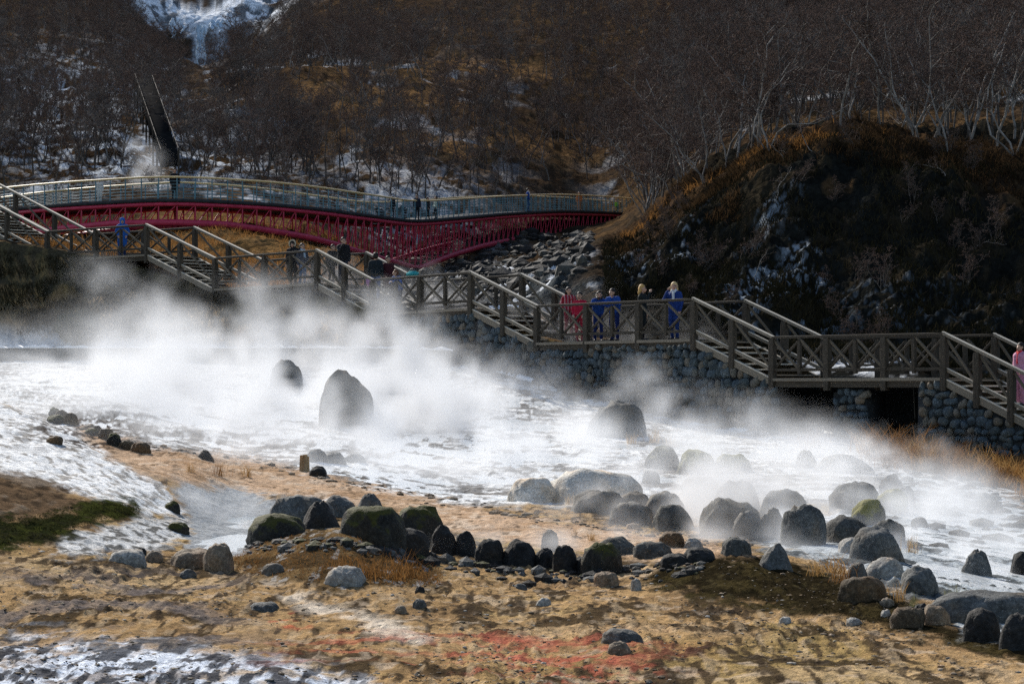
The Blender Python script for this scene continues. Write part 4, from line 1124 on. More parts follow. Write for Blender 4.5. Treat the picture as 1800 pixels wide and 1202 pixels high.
TUFT = {'dry': tuft_meshes('grass_dry'), 'brown': tuft_meshes('grass_brown', n=70, h=.55, spread=.3, seed=13),
        'pale': tuft_meshes('grass_pale', seed=23), 'reed': tuft_meshes('reed', h=.75, lean=.4, seed=33)}
def tuft(px, row, hpx, kind, label, group, wide=1.0, idx=0, dmin=8):
    p, d = hit(px, row, dmin)
    me = TUFT[kind][idx % 4]
    o = link('grass_tuft', me)
    s_ = hpx * d / F / (0.75 if kind == 'reed' else .55)
    o.location = p; o.scale = (s_ * wide, s_ * wide, s_); o.rotation_euler = (0, 0, idx * 1.7)
    tag(o, label, 'grass', group)
    return o
for k, (px, row, h_, kd, wd, lab) in enumerate((
    (1462, 1006, 48, 'dry', 1.6, 'orange grass clump between the pale stones and the dark mound'),
    (1436, 1010, 36, 'dry', 1.4, 'short orange grass left of the tall orange clump'),
    (1488, 1022, 44, 'brown', 1.3, 'brown grass above the dark brown boulder'),
    (1576, 1060, 52, 'dry', .8, 'thin straight dry grass right of the dark brown boulder'),
    (1684, 1082, 66, 'reed', .9, 'tall grey-green reeds beside the long slab'),
    (1668, 1076, 50, 'reed', .8, 'shorter grey-green reeds left of the tall ones'),
    (1606, 1068, 34, 'reed', .9, 'small green grass by the black stone'),
    (1602, 970, 40, 'pale', 1.0, 'thin pale grass at the right foot of the broad grey boulder'),
    (1040, 950, 24, 'dry', 1.3, 'dry grass tuft on the sand bar behind the lichen-spotted boulder'),
    (1010, 942, 20, 'dry', 1.2, 'small dry grass tuft beside the lone upright stone'),
    (1000, 886, 26, 'pale', 1.2, 'faint straw grass at the left of the broad brown-grey boulder'),
    (978, 884, 18, 'pale', 1.0, 'tiny straw grass beside the sinter dome'),
    (384, 836, 34, 'brown', .8, 'thin dark grass stalk on the sand bar'),
    (432, 838, 30, 'dry', 1.2, 'dry grass on the sand bar above the pool'),
    (336, 830, 24, 'dry', 1.2, 'short dry grass at the upper left of the pool'),
    (690, 1020, 60, 'brown', 1.6, 'dark brown grass clump on the right of the brown mound'),
    (655, 1015, 44, 'brown', 1.5, 'brown grass left of the dark brown clump'),
    (725, 1016, 36, 'brown', 1.5, 'low brown grass at the right foot of the brown mound'),
    (600, 1000, 34, 'brown', 1.4, 'brown grass in the middle of the brown mound'),
    (1150, 778, 34, 'pale', 1.3, 'straw-coloured grass behind the dark mossy pond boulder'),
    (1180, 784, 30, 'pale', 1.3, 'straw grass left of the yellow-crowned boulder'),
    (1110, 780, 26, 'pale', 1.2, 'faint straw grass below the wedge-shaped boulder'),
    (1240, 780, 24, 'pale', 1.2, 'faint straw grass behind the yellow-crowned boulder'),
    (1080, 768, 26, 'pale', 1.2, 'straw grass at the foot of the wedge-shaped boulder'),
    (1425, 790, 40, 'brown', 1.2, 'rust-brown grass in steam below the stone pier'))):
    tuft(px, row, h_, kd, lab, 'grass tufts among the stones', wd, k)
rs_ = random.Random(5)
for k in range(64):
    px = rs_.uniform(1520, 1830); row = rs_.uniform(778, 808) + (px - 1520) * .22
    tuft(px, min(row, 892), rs_.uniform(34, 62), 'brown' if k % 2 else 'dry', 'rust-brown grass clump on the bank under the right-hand stone wall', 'brown grass clumps below the right wall', rs_.uniform(1.0, 1.6), k)
for k in range(26):
    px = rs_.uniform(420, 800); row = rs_.uniform(575, 604)
    tuft(px, row, rs_.uniform(14, 30), 'brown' if k % 2 else 'pale', 'dry grass clump along the rim of the upper terrace', 'grass clumps on the upper terrace', rs_.uniform(1.0, 1.6), k, dmin=70)

def undergrowth(name, n, region, h, w, lean, mat, seed):
    rs = np.random.default_rng(seed)
    px, d = region(rs, n)
    keep = np.ones(len(px), bool)
    z = np.array([zg(a, b) for a, b in zip(px, d)])
    base = np.stack([(px - 900) * d / F, d, z - .03], 1)
    co, f = blades(base, h, w, lean, rs)
    o = link(name, mesh_np(name, co, f, [M[mat]])); tag(o, kind='stuff')
def s_region(px0, px1, s0, s1, thr=None, sc=.4, sd=0):
    def r(rs, n):
        px = rs.uniform(px0, px1, n * 3); s = rs.uniform(s0, s1, n * 3)
        px = np.round(px / 2) * 2
        d = np.empty_like(px)
        for p in np.unique(px):
            m = px == p
            dk, _ = knots(p); d[m] = np.interp(s[m], np.arange(28), dk)
        x = (px - 900) * d / F
        ok = np.ones(len(px), bool) if thr is None else fbm(x * sc, d * sc, 4, sd) > thr
        return px[ok][:n], d[ok][:n]
    return r
undergrowth('undergrowth', 28000, s_region(1060, 1900, 14.2, 17.0, -.2, .5, 211), .36, .035, .8, 'grass_dark', 41)
undergrowth('crest_grass', 6500, s_region(1090, 1900, 16.72, 17.25, .02, .5, 213), .42, .03, .8, 'grass_rust', 42)
undergrowth('edge_grass', 1000, s_region(1090, 1560, 16.92, 17.12, .0, .5, 215), .42, .03, .8, 'grass_brown', 53)
undergrowth('slope_grass', 3000, s_region(1090, 1300, 16.4, 17.2, -.05, .5, 213), .4, .03, .8, 'grass_rust', 43)
undergrowth('bank_grass', 17000, s_region(-300, 800, 11.1, 12.0, -.15, .5, 217), .28, .03, .8, 'grass_dark', 44)
undergrowth('terrace_grass', 6000, s_region(-80, 800, 11.05, 11.7, .0, .5, 219), .25, .02, .8, 'grass_pale', 45)
undergrowth('valley_grass', 15000, s_region(-300, 660, 13.3, 18.8, -.1, .3, 221), .4, .04, .8, 'grass_brown', 46)
undergrowth('mound_moss', 15000, lambda rs, n: (lambda q: (q[:, 0], q[:, 1]))(np.array([(p_, hit(p_, r_)[1]) for p_, r_ in [(a_, np.interp(a_, [1125, 1200, 1300, 1400, 1500, 1620, 1760], [1010, 975, 968, 988, 1024, 1078, 1120]) + 3 + (rs.random() ** .8) * np.interp(a_, [1125, 1200, 1300, 1500, 1620, 1760], [18, 60, 82, 68, 34, 18])) for a_ in rs.uniform(1125, 1760, n)]])), .035, .016, .9, 'grass_dark', 47)
undergrowth('mound_grass', 5000, lambda rs, n: (lambda q: (q[:, 0], q[:, 1]))(np.array([(p_, hit(p_, r_)[1]) for p_, r_ in [(a_, np.interp(a_, [410, 480, 600, 700, 780], [975, 940, 935, 960, 1000]) + 3 + rs.random() * np.interp(a_, [410, 480, 600, 700, 780], [25, 70, 88, 68, 25])) for a_ in rs.uniform(412, 778, n)]])), .07, .008, .9, 'grass_brown', 48)
def turf_region(rs, n):
    px = rs.uniform(-40, 1840, n * 3); d = 14.6 + 12.5 * rs.random(n * 3) ** 1.1
    px = np.round(px / 2) * 2
    x = (px - 900) * d / F
    row = 680 + 8700 / d
    ok = (fbm(x * .9, d * .5, 4, 441) + .25 * fbm(x * 4, d * 2, 3, 443) > -.06) & (poly_sd(px, row, ZP['frost']) < 0) & (poly_sd(px, row, ZP['creamA']) < 0)
    return px[ok][:n], d[ok][:n]
undergrowth('dry_turf', 17000, turf_region, .026, .008, 1.6, 'turf', 54)
undergrowth('dead_stalks', 5000, turf_region, .05, .006, 1.8, 'grass_rust', 55)
undergrowth('red_algae', 6500, lambda rs, n: (lambda q: (q[:, 0], q[:, 1]))(np.array([(p_, hit(p_, r_)[1]) for p_, r_ in [(a_, 1163 + rs.normal() * 15 + (a_ - 980) * .05) if k_ % 8 else (505 + rs.normal() * 22, 1093 + rs.normal() * 6) for k_, a_ in enumerate(rs.normal(985, 85, n))] if fbm(p_ * .02, r_ * .06, 3, 5) > -.08])), .022, .011, 1.3, 'grass_red', 50)
undergrowth('moss', 8000, lambda rs, n: (lambda q: (q[:, 0], q[:, 1]))(np.array([(p_, hit(p_, r_)[1]) for p_, r_ in [(a_, np.interp(a_, [-60, 60, 150, 240], [922, 902, 880, 885]) + 2 + rs.random() * np.interp(a_, [-60, 60, 150, 240], [42, 50, 42, 16])) for a_ in rs.uniform(-60, 245, n)]])), .045, .022, .8, 'moss_blade', 49)

# ------------------------------------------------------------------ wooden stump, shrub, snow ledge
p, d = hit(535, 828)
st = empty('wooden_stump', p)
tag(st, 'short weathered wooden stump standing on the sand bar edge', 'stump')
bm = bmesh.new()
for k in range(5):
    a = k * 1.256; r = .055
    h_ = .30 + .05 * math.sin(k * 2.3)
    m = Matrix.Translation((math.cos(a) * r, math.sin(a) * r, h_ / 2 - .05)) @ Matrix.Rotation(.05 * math.sin(k), 4, 'X')
    bmesh.ops.create_cone(bm, cap_ends=True, segments=7, radius1=.062, radius2=.045, depth=h_ + .1, matrix=m)
me = bpy.data.meshes.new('stump_wood'); bm.to_mesh(me); bm.free(); me.materials.append(M['grass_pale'])
link('stump_wood', me, st, Matrix.Translation(p))

def leaf_cloud(n, rx, ry, rz, size, mat, seed, name):
    rs = np.random.default_rng(seed)
    v = rs.normal(size=(n, 3)); v /= np.linalg.norm(v, axis=1)[:, None]
    r = rs.random(n) ** .4 * (1 + .22 * fbm(v[:, 0] * 2 + 5, v[:, 1] * 2 + v[:, 2] * 2, 3, seed))
    c = v * r[:, None] * np.array([rx, ry, rz]) + np.array([0, 0, rz])
    a = rs.normal(size=(n, 3)); b = rs.normal(size=(n, 3))
    a /= np.linalg.norm(a, axis=1)[:, None]; b /= np.linalg.norm(b, axis=1)[:, None]
    s_ = size * rs.uniform(.5, 1.3, n)[:, None]
    co = np.stack([c - a * s_, c + b * s_ * .5, c + a * s_, c - b * s_ * .5], 1).reshape(-1, 3)
    f = np.arange(n * 4).reshape(-1, 4)
    return mesh_np(name, co, f, [M[mat]])
def shrub(px, row, wpx, hpx, label, mat='shrub', seed=1, n=2600, dmin=70, group=None):
    p, d = hit(px, row, dmin)
    rt = empty('shrub', p)
    tag(rt, label, 'shrub', group)
    rx, rz = wpx * d / F / 2, hpx * d / F / 2
    link('foliage', leaf_cloud(n, rx, rx, rz, rz * .11, mat, seed, 'foliage'), rt, Matrix.Translation(p))
    for k in range(4):
        a = k * 1.57 + seed
        rod('stem', p + Vector((0, 0, -.1)), p + Vector((math.cos(a) * rx * .5, math.sin(a) * rx * .5, rz * 1.3)), .03, M['bark_brown'], rt, 6)
shrub(140, 607, 88, 62, 'round dark evergreen shrub on the terrace rim at the left', seed=2)
shrub(60, 575, 70, 34, 'low ragged shrub on the dark bank left of the round one', 'grass_dark', 3, 1500)
shrub(440, 590, 60, 20, 'low dry bush on the misty terrace', 'grass_pale', 5, 900)
shrub(545, 585, 66, 34, 'dark scrub at the end of the misty terrace', 'grass_dark', 6, 1400)

def lumpy_slab(name, pts, w, th, mat, label, cat, seed=0):
    """a lumpy strip along 3-D points"""
    co, fc = [], []
    n = len(pts)
    for i, p_ in enumerate(pts):
        t = (Vector(pts[min(i + 1, n - 1)]) - Vector(pts[max(i - 1, 0)])).normalized()
        s_ = Vector((-t.y, t.x, 0)).normalized()
        for k in range(9):
            a = 2 * math.pi * k / 9
            nz = 1 + .35 * float(vnoise(i * .9 + seed, k * 1.3, 9))
            co.append(Vector(p_) + s_ * math.cos(a) * w * nz * .5 + Vector((0, 0, math.sin(a) * th * nz * .5)))
    for i in range(n - 1):
        for k in range(9):
            fc.append((i * 9 + k, i * 9 + (k + 1) % 9, i * 9 + 9 + (k + 1) % 9, i * 9 + 9 + k))
    o = link(name, mesh_np(name, co, fc, [mat], True)); tag(o, label, cat)
    return o
a, b_ = hit(858, 650)[0], hit(942, 676)[0]
lumpy_slab('snow_ledge', [a.lerp(b_, k / 9) + Vector((0, 0, .1)) for k in range(10)], .35, .2, M['snow'], 'slanting snow-covered ledge at the foot of the blue stone wall', 'ledge')
a, b_ = deck(668) + WV * 1.05, deck(735) + WV * 1.05

def weir():
    pts = []
    for px in range(-140, 800, 9):
        dk, zk = knots(px)
        pts.append((Vector(((px - 900) * dk[10] / F, dk[10] - .05, 0)), Zr(dk[10], 642), Zr(dk[10], 611 + max(0, px - 640) * .03)))
    rt = empty('weir_wall', (pts[20][0].x, pts[20][0].y, pts[20][1]))
    tag(rt, 'low dark concrete weir with a snowy lip along the back of the steaming pond', 'weir')
    def strip(name, y0, y1, zb, zt, mat):
        co, fc = [], []
        for i, (p_, b, t) in enumerate(pts):
            j = .05 * float(vnoise(i * .7, 3.3, 8)) + .08 * float(vnoise(i * 2.3, 7.7, 8))
            lo_, hi_ = zb(b, t), zt(b, t) + j
            co += [(p_.x, p_.y + y0 + j, lo_), (p_.x, p_.y + y0 + j, hi_), (p_.x, p_.y + y1, hi_), (p_.x, p_.y + y1, lo_)]
        for i in range(len(pts) - 1):
            for k in range(4): fc.append((i * 4 + k, i * 4 + (k + 1) % 4, i * 4 + 4 + (k + 1) % 4, i * 4 + 4 + k))
        link(name, mesh_np(name, co, fc, [mat]), rt, Matrix())
    strip('wall_face', 0, .6, lambda b, t: b - .4, lambda b, t: t, M['stone_b'])
    strip('snow_lip', -.06, .7, lambda b, t: t - .02, lambda b, t: t + .05, M['snow'])
weir()

# ------------------------------------------------------------------ steep dark covered stairway on the left slope
def chute():
    base, _ = P(296, 305, 152), 0
    A0, A1 = P(283, 272, 158), P(237, 136, 205)
    B0, B1 = P(314, 270, 158), P(267, 138, 205)
    rt = empty('hillside_stairway', (A0 + B0) / 2)
    tag(rt, 'steep dark stairway with two pale side rails climbing the left slope', 'stairway')
    def slab(name, q, th, mat):
        co = [*q, *[v - Vector((0, 0, th)) for v in q]]
        fc = [(0, 1, 2, 3), (7, 6, 5, 4), (0, 4, 5, 1), (1, 5, 6, 2), (2, 6, 7, 3), (3, 7, 4, 0)]
        link(name, mesh_np(name, co, fc, [mat]), rt, Matrix())
    lo = (P(290, 305, 152), P(312, 305, 152))
    slab('stair_bed', [A0, B0, B1, A1], .9, M['soot'])
    
    for a, b in ((A0, A1), (B0, B1)):
        rod('side_rail', a + Vector((0, 0, .35)), b + Vector((0, 0, .35)), .045, M['bark_brown'], rt)
        for k in range(9):
            q = a.lerp(b, k / 8)
            rod('support_post', q + Vector((0, 0, .4)), q - Vector((0, 0, 2.6)), .14, M['wood_dark'], rt, 6)
chute()

# ------------------------------------------------------------------ frozen waterfall far up in the gap
def icefall(px, r0, r1, d, wpx, label, seed):
    rs = random.Random(seed)
    rt = empty('frozen_waterfall', P(px, r1, d))
    tag(rt, label, 'waterfall', 'frozen waterfalls in the high gap')
    for k in range(5):
        x = px + rs.uniform(-.5, .5) * wpx
        top, bot = r0 + rs.uniform(0, 8), r0 + (r1 - r0) * rs.uniform(.45, 1.0)
        pts = [P(x + 3 * math.sin(i * .8 + k), top + (bot - top) * i / 9, d + 2 - i * .35) for i in range(10)]
        rad = [wpx * d / F * .14 * rs.uniform(.6, 1.25) * (1 - .6 * i / 9) for i in range(10)]
        link('ice_column', tube_mesh('ice_column', pts, rad, M['ice'], 7), rt, Matrix())
icefall(312, 32, 70, 556, 22, 'left blue-white icefall under the snowy bowl', 1)
icefall(350, 40, 140, 554, 20, 'long thin frozen waterfall hanging below the snowy bowl', 2)
icefall(380, 34, 62, 556, 26, 'broad icefall at the right of the snowy bowl', 3)
icefall(798, 4, 42, 556, 10, 'tiny distant icefall above the orange ridge', 4)

# ------------------------------------------------------------------ people
def capsule_mesh(bm, p0, p1, r0, r1, n=10):
    p0, p1 = Vector(p0), Vector(p1)
    ax = p1 - p0; L = ax.length
    if L < 1e-5: ax = Vector((0, 0, 1)); L = 1e-5
    ax.normalize()
    t = ax.orthogonal().normalized(); b = ax.cross(t)
    rings = []
    for k in range(4): a = -math.pi / 2 + math.pi / 2 * k / 3.5; rings.append((p0 + ax * r0 * math.sin(a), r0 * math.cos(a)))
    for k in range(4): a = math.pi / 2 * (k + .5) / 3.5; rings.append((p1 + ax * r1 * math.sin(a), r1 * math.cos(a)))
    vs_ = []
    for c, r in rings:
        vs_.append([bm.verts.new(c + (t * math.cos(2 * math.pi * k / n) + b * math.sin(2 * math.pi * k / n)) * max(r, r0 * .02)) for k in range(n)])
    for a, c in zip(vs_[:-1], vs_[1:]):
        for k in range(n): bm.faces.new((a[k], a[(k + 1) % n], c[(k + 1) % n], c[k]))
    bm.faces.new(vs_[0][::-1]); bm.faces.new(vs_[-1])
PEOPLE = []
def person(label, pos, rz, h, coat, legs, pose='stand', hair=(0.02, 0.015, 0.012), hairlen=0, hood=None, fur=None, long_coat=False, lean=0.0, yaw=0.0, vox=.016, bag=None, stripe=None, scarf=None, bulk=1.0, crouch=0.0):
    """facing -Y at rz = 0; h is the standing height"""
    S = h / 1.70
    rt = empty('person', pos, rz)
    tag(rt, label, 'person')
    piv = Vector((0, 0, .93 - crouch))
    def up(v):
        v = Vector(v) - Vector((0, 0, .93))
        v = Matrix.Rotation(lean, 3, 'X') @ v
        return v + piv + Vector((0, lean * .12, 0))
    caps = []
    add = lambda lab, a, b, r0, r1: caps.append((lab, Vector(a) * S, Vector(b) * S, r0 * S, r1 * S))
    step = .09 if pose == 'walk' else .02
    for sx, sg in ((-1, 1), (1, -1)):
        hip = piv + Vector((sx * .085, 0, -.03)); kn = Vector((sx * .095, -.03 - sg * step * .8 - crouch * .5, .50 - crouch * .45)); an = Vector((sx * .10, .03 + sg * step, .09))
        add('legs', hip, kn, .095 * bulk, .066 * bulk); add('legs', kn, an, .066 * bulk, .05 * bulk)
        add('shoe', an + Vector((0, .03, -.045)), an + Vector((sx * .02, -.15, -.05)), .045, .042)
    B_ = bulk
    add('coat', up((-.06, 0, .98)), up((.06, 0, .98)), .135 * B_, .135 * B_)
    add('coat', up((-.07, 0, 1.0)), up((-.085, .01, 1.32)), .125 * B_, .125 * B_)
    add('coat', up((.07, 0, 1.0)), up((.085, .01, 1.32)), .125 * B_, .125 * B_)
    add('coat', up((-.13, .01, 1.395)), up((.13, .01, 1.395)), .078 * B_, .078 * B_)
    if long_coat:
        for sx in (-1, 1): add('coat', up((sx * .07, 0, 1.0)), piv + Vector((sx * .1, -.01, -.34)), .125 * B_, .10 * B_)
    for sx in (-1, 1):
        sh = up((sx * .185, .01, 1.385))
        if pose == 'rail':
            el = up((sx * .26, -.16, 1.16)); el.z = max(el.z, 1.16); wr = Vector((sx * .05, el.y - .20, 1.20))
        elif pose == 'face' and sx == -1:
            el = up((sx * .25, -.20, 1.22)); wr = up((sx * .08, -.24, 1.47))
        elif pose == 'pocket':
            el = up((sx * .27, .05, 1.14)); wr = up((sx * .19, -.10, .98))
        elif pose == 'walk':
            el = up((sx * .25, .04 * sx, 1.12)); wr = up((sx * .25, -.10 + .08 * sx, .90))
        else:
            el = up((sx * .25, .02, 1.12)); wr = up((sx * .24, -.07, .88))
        add('coat', sh, el, .068 * B_, .055 * B_); add('coat', el, wr, .055 * B_, .042 * B_)
        # hand: palm, four fingers, thumb
        dr = (wr - el).normalized(); side = Vector((0, 0, 1)).cross(dr)
        if side.length < .2: side = Vector((0, 1, 0))
        side.normalize(); nrm = dr.cross(side)
        pc = wr + dr * .05
        add('skin', wr, pc + dr * .035, .028, .03)
        for f_ in range(4):
            o_ = side * (f_ - 1.5) * .021
            ln = (.066, .078, .072, .056)[f_]
            k1 = pc + dr * .04 + o_; k2 = k1 + dr * ln * .55 - nrm * .012; k3 = k2 + dr * ln * .4 - nrm * .03
            add('skin', k1, k2, .0115, .0105); add('skin', k2, k3, .0105, .009)
        tb = wr + dr * .025 - side * .025; tm = tb + dr * .035 - side * .03; add('skin', tb, tm, .014, .012); add('skin', tm, tm + dr * .03 - nrm * .012, .012, .010)
    # neck and head
    nk0, nk1 = up((0, .015, 1.42)), up((0, .0, 1.50))
    add('skin', nk0, nk1, .055, .052)
    hc = up((0, -.01, 1.60))
    R = Matrix.Rotation(yaw, 3, 'Z')
    hv = lambda v: hc + R @ Vector(v)
    add('skin', hv((0, .01, .025)), hv((0, -.015, -.04)), .097, .075)
    add('skin', hv((0, -.055, -.075)), hv((0, -.06, -.08)), .04, .036)                   # chin
    add('skin', hv((0, -.09, .01)), hv((0, -.112, -.03)), .012, .018)                     # nose
    for sx in (-1, 1):
        add('skin', hv((sx * .092, .01, .01)), hv((sx * .092, .015, -.025)), .018, .014)  # ears
        add('eye', hv((sx * .035, -.088, .012)), hv((sx * .038, -.088, .012)), .0135, .0135)
    add('mouth', hv((-.02, -.094, -.062)), hv((.02, -.094, -.062)), .009, .009)
    if scarf: add('scarf', up((-.03, -.01, 1.46)), up((.03, -.02, 1.45)), .085, .085); add('scarf', up((.03, -.10, 1.42)), up((.04, -.14, 1.18)), .04, .045)
    bm = bmesh.new()
    for lab, a, b, r0, r1 in caps: capsule_mesh(bm, a, b, r0, r1)
    me = bpy.data.meshes.new('tmp_body'); bm.to_mesh(me); bm.free()
    tmp = bpy.data.objects.new('tmp_body', me); C.objects.link(tmp)
    md = tmp.modifiers.new('r', 'REMESH'); md.mode = 'VOXEL'; md.voxel_size = vox * S; md.use_smooth_shade = True
    md2 = tmp.modifiers.new('s', 'SMOOTH'); md2.iterations = 2; md2.factor = .4
    cl = {'coat': coat, 'legs': legs, 'skin': None, 'shoe': None, 'eye': None, 'mouth': (0.28, 0.09, 0.08), 'scarf': scarf}
    mats, mi = [], {}
    for k in ('coat', 'legs', 'skin', 'shoe', 'eye', 'mouth', 'scarf'):
        if k == 'scarf' and not scarf: continue
        mi[k] = len(mats)
        mats.append(M[k] if k in ('skin', 'shoe', 'eye') else cloth('fabric_' + k, cl[k]))
    PEOPLE.append((rt, tmp, caps, mats, mi, S, stripe))
    # hair and hood
    bm = bmesh.new()
    sv = lambda v: hv(v) * S
    capsule_mesh(bm, sv((0, .03, .045)), sv((0, .045, -.0)), .103 * S, .10 * S, 12)
    if hairlen:
        for sx in (-.06, 0, .06):
            capsule_mesh(bm, sv((sx, .065, .02)), sv((sx * 1.3, .10 - .2 * lean, -hairlen * .55)), .055 * S, .045 * S, 8)
            capsule_mesh(bm, sv((sx * 1.3, .10 - .2 * lean, -hairlen * .5)), sv((sx * 1.1, .09 - .4 * lean, -hairlen)), .045 * S, .02 * S, 8)
    for f in bm.faces: f.smooth = True
    me = bpy.data.meshes.new('hair'); bm.to_mesh(me); bm.free(); me.materials.append(cloth('hair_colour', hair, .6))
    mwl = Matrix.Translation(pos) @ Matrix.Rotation(rz, 4, 'Z')
    link('hair', me, rt, mwl)
    if hood:
        bm = bmesh.new()
        capsule_mesh(bm, sv((0, .035, .05)), sv((0, .05, -.05)), .122 * S, .12 * S, 14)
        capsule_mesh(bm, sv((0, .05, -.08)), up((0, .06, 1.42)) * S, .105 * S, .11 * S, 12)
        for f in bm.faces: f.smooth = True
        me = bpy.data.meshes.new('hood'); bm.to_mesh(me); bm.free(); me.materials.append(cloth('hood_fabric', hood))
        link('hood', me, rt, mwl)
    if fur:
        bm = bmesh.new()
        for k in range(13):
            a0 = math.radians(-35 + 250 * k / 13); a1 = math.radians(-35 + 250 * (k + 1) / 13)
            capsule_mesh(bm, sv((math.cos(a0) * .125, -.045, math.sin(a0) * .135 + .01)), sv((math.cos(a1) * .125, -.045, math.sin(a1) * .135 + .01)), .03 * S, .03 * S, 7)
        for f in bm.faces: f.smooth = True
        me = bpy.data.meshes.new('fur_trim'); bm.to_mesh(me); bm.free(); me.materials.append(cloth('fur', fur))
        link('fur_trim', me, rt, mwl)
    return rt, mwl
def bag_thing(name, label, cat, pos, size, c, rz=0.0):
    bm = bmesh.new()
    bmesh.ops.create_cube(bm, size=1.0)
    bmesh.ops.bevel(bm, geom=bm.edges[:], offset=.22, segments=3, affect='EDGES')
    for v in bm.verts: v.co.x *= 1 - .25 * v.co.z
    for f in bm.faces: f.smooth = True
    me = bpy.data.meshes.new('bag_body'); bm.to_mesh(me); bm.free(); me.materials.append(cloth('bag_fabric', c))
    rt = empty(name, pos, rz); tag(rt, label, cat)
    m = Matrix.Translation(pos) @ Matrix.Rotation(rz, 4, 'Z')
    link('bag_body', me, rt, m @ Matrix.Diagonal((*size, 1)))
    pts = [m @ Vector((math.cos(a) * size[0] * .3, 0, size[2] * .48 + math.sin(a) * size[2] * .45)) for a in np.linspace(0, math.pi, 9)]
    link('strap', tube_mesh('strap', pts, .012, M['shoe'], 6), rt, Matrix())
def on_walk(px, t):
    best = None
    for k in range(1200):
        q = -100 + k * 1.6
        p_ = deck(q) + WV * t
        e = abs(900 + p_.x * F / p_.y - px)
        if best is None or e < best[0]: best = (e, p_)
    return best[1]
R_ = math.radians
BLK, NAVY, BLUE = (0.012, 0.012, 0.014), (0.016, 0.022, 0.035), (0.012, 0.06, 0.28)
def PB(px, label, rz, h, coat, legs, t=.35, **k): return person(label, ON_DECK(px, t), R_(rz), h, coat, legs, vox=.026, **k)
PB(175, 'small person in a white hooded coat behind the bridge railing', 10, 1.32, (0.6, 0.58, 0.55), (0.5, 0.48, 0.46), hood=(0.62, 0.6, 0.57), long_coat=True)
PB(307, 'person in black with a pale face on the crown of the bridge', 20, 1.72, BLK, BLK, long_coat=True)
PB(690, 'dark-clad short person left of the group on the bridge dip', -40, 1.30, BLK, BLK, t=.55)
PB(733, 'taller person in dark navy on the bridge dip', 15, 1.55, NAVY, BLK, t=.3)
PB(752, 'person in charcoal jacket in the middle of the bridge group', 60, 1.42, (0.03, 0.03, 0.032), BLK, t=.4, pose='walk')
PB(766, 'person in pale greenish jacket and dark trousers on the bridge', -70, 1.46, (0.45, 0.5, 0.42), BLK, t=.5, pose='walk')
PB(928, 'person in a bright blue jacket walking on the right bridge arch', 80, 1.68, (0.02, 0.07, 0.30), (0.04, 0.1, 0.2), t=.35, pose='walk', scarf=(0.7, 0.7, 0.68))
PB(1018, 'person in orange clothing near the right end of the bridge', -20, 1.45, (0.55, 0.17, 0.05), (0.4, 0.16, 0.07), t=.4)
PB(1084, 'small child in a lime green jacket at the right end of the bridge', 0, .95, (0.30, 0.55, 0.04), (0.1, 0.14, 0.03), t=.25)
def PWk(px, t, label, rz, h, coat, legs, **k): return person(label, on_walk(px, t), R_(rz), h, coat, legs, **k)
PWk(215, .45, 'person in blue down coat with the hood up on the upper landing', 10, 1.62, (0.015, 0.09, 0.34), (0.012, 0.03, 0.09), hood=(0.02, 0.11, 0.40), long_coat=True, bulk=1.15, pose='pocket')
PWk(515, .5, 'person in dark long coat with a pale fur-trimmed hood', -15, 1.72, BLK, BLK, hood=BLK, fur=(0.42, 0.36, 0.26), long_coat=True)
PWk(532, .62, 'person in grey-blue scarf and jeans beside the fur-hooded one', 35, 1.62, (0.05, 0.055, 0.07), (0.10, 0.16, 0.26), hair=(0.05, 0.04, 0.035), hairlen=.3, scarf=(0.30, 0.38, 0.45))
PWk(582, .8, 'dark-clad person half hidden behind the bulky photographer', 40, 1.55, BLK, BLK, lean=.25)
PWk(602, .55, 'bulky person in black holding something to the face', 25, 1.70, BLK, NAVY, pose='face', bulk=1.2, lean=.1)
PWk(661, .55, 'person in dark jacket and jeans seen from behind on the middle landing', 165, 1.72, (0.014, 0.02, 0.024), (0.04, 0.08, 0.18), pose='stand', bulk=1.05)
PWk(682, .8, 'person in a dark maroon coat standing close behind the one in jeans', 30, 1.62, (0.05, 0.012, 0.016), BLK, pose='pocket', long_coat=True)
bag_thing('handbag', 'small pink and lilac bag carried by the person in jeans', 'bag', on_walk(650, .5) + Vector((0, 0, .62)), (.26, .12, .34), (0.5, 0.25, 0.42), .2)
PWk(700, .40, 'brown-haired person in blue jacket bending over the middle landing rail', -35, 1.58, (0.012, 0.075, 0.25), (0.012, 0.02, 0.04), pose='rail', lean=.35, hair=(0.12, 0.05, 0.025), yaw=-.6)
bag_thing('picnic_bundle', 'turquoise bundle lying on the rail beside the bending person', 'bundle', deck(718) + WV * .08 + Vector((0, 0, HRAIL + .16)), (.5, .2, .2), (0.04, 0.30, 0.32), -.7)
PWk(1000, .82, 'person in red striped jacket, left of the two in red', 20, 1.66, (0.30, 0.02, 0.035), (0.20, 0.015, 0.03), pose='pocket', hairlen=.2, stripe=(0.5, 0.3, 0.3))
PWk(1019, .78, 'person in plain crimson suit, right of the two in red', -20, 1.66, (0.42, 0.015, 0.04), (0.32, 0.012, 0.03), pose='pocket', hood=None)
PWk(1052, .22, 'dark-haired person in cobalt jacket bent over the rail, head bowed', 5, 1.66, (0.012, 0.055, 0.25), (0.01, 0.025, 0.12), pose='rail', lean=.55, hairlen=.12)
PWk(1080, .22, 'person in cobalt jacket with visible face leaning on the rail, looking right', -25, 1.68, (0.014, 0.06, 0.27), (0.01, 0.022, 0.11), pose='rail', lean=.42, yaw=-.35)
PWk(1130, .30, 'blond person in black coat holding a camera up to the face', 75, 1.72, (0.012, 0.016, 0.016), BLK, pose='face', hair=(0.50, 0.30, 0.10), hairlen=.24, long_coat=True)
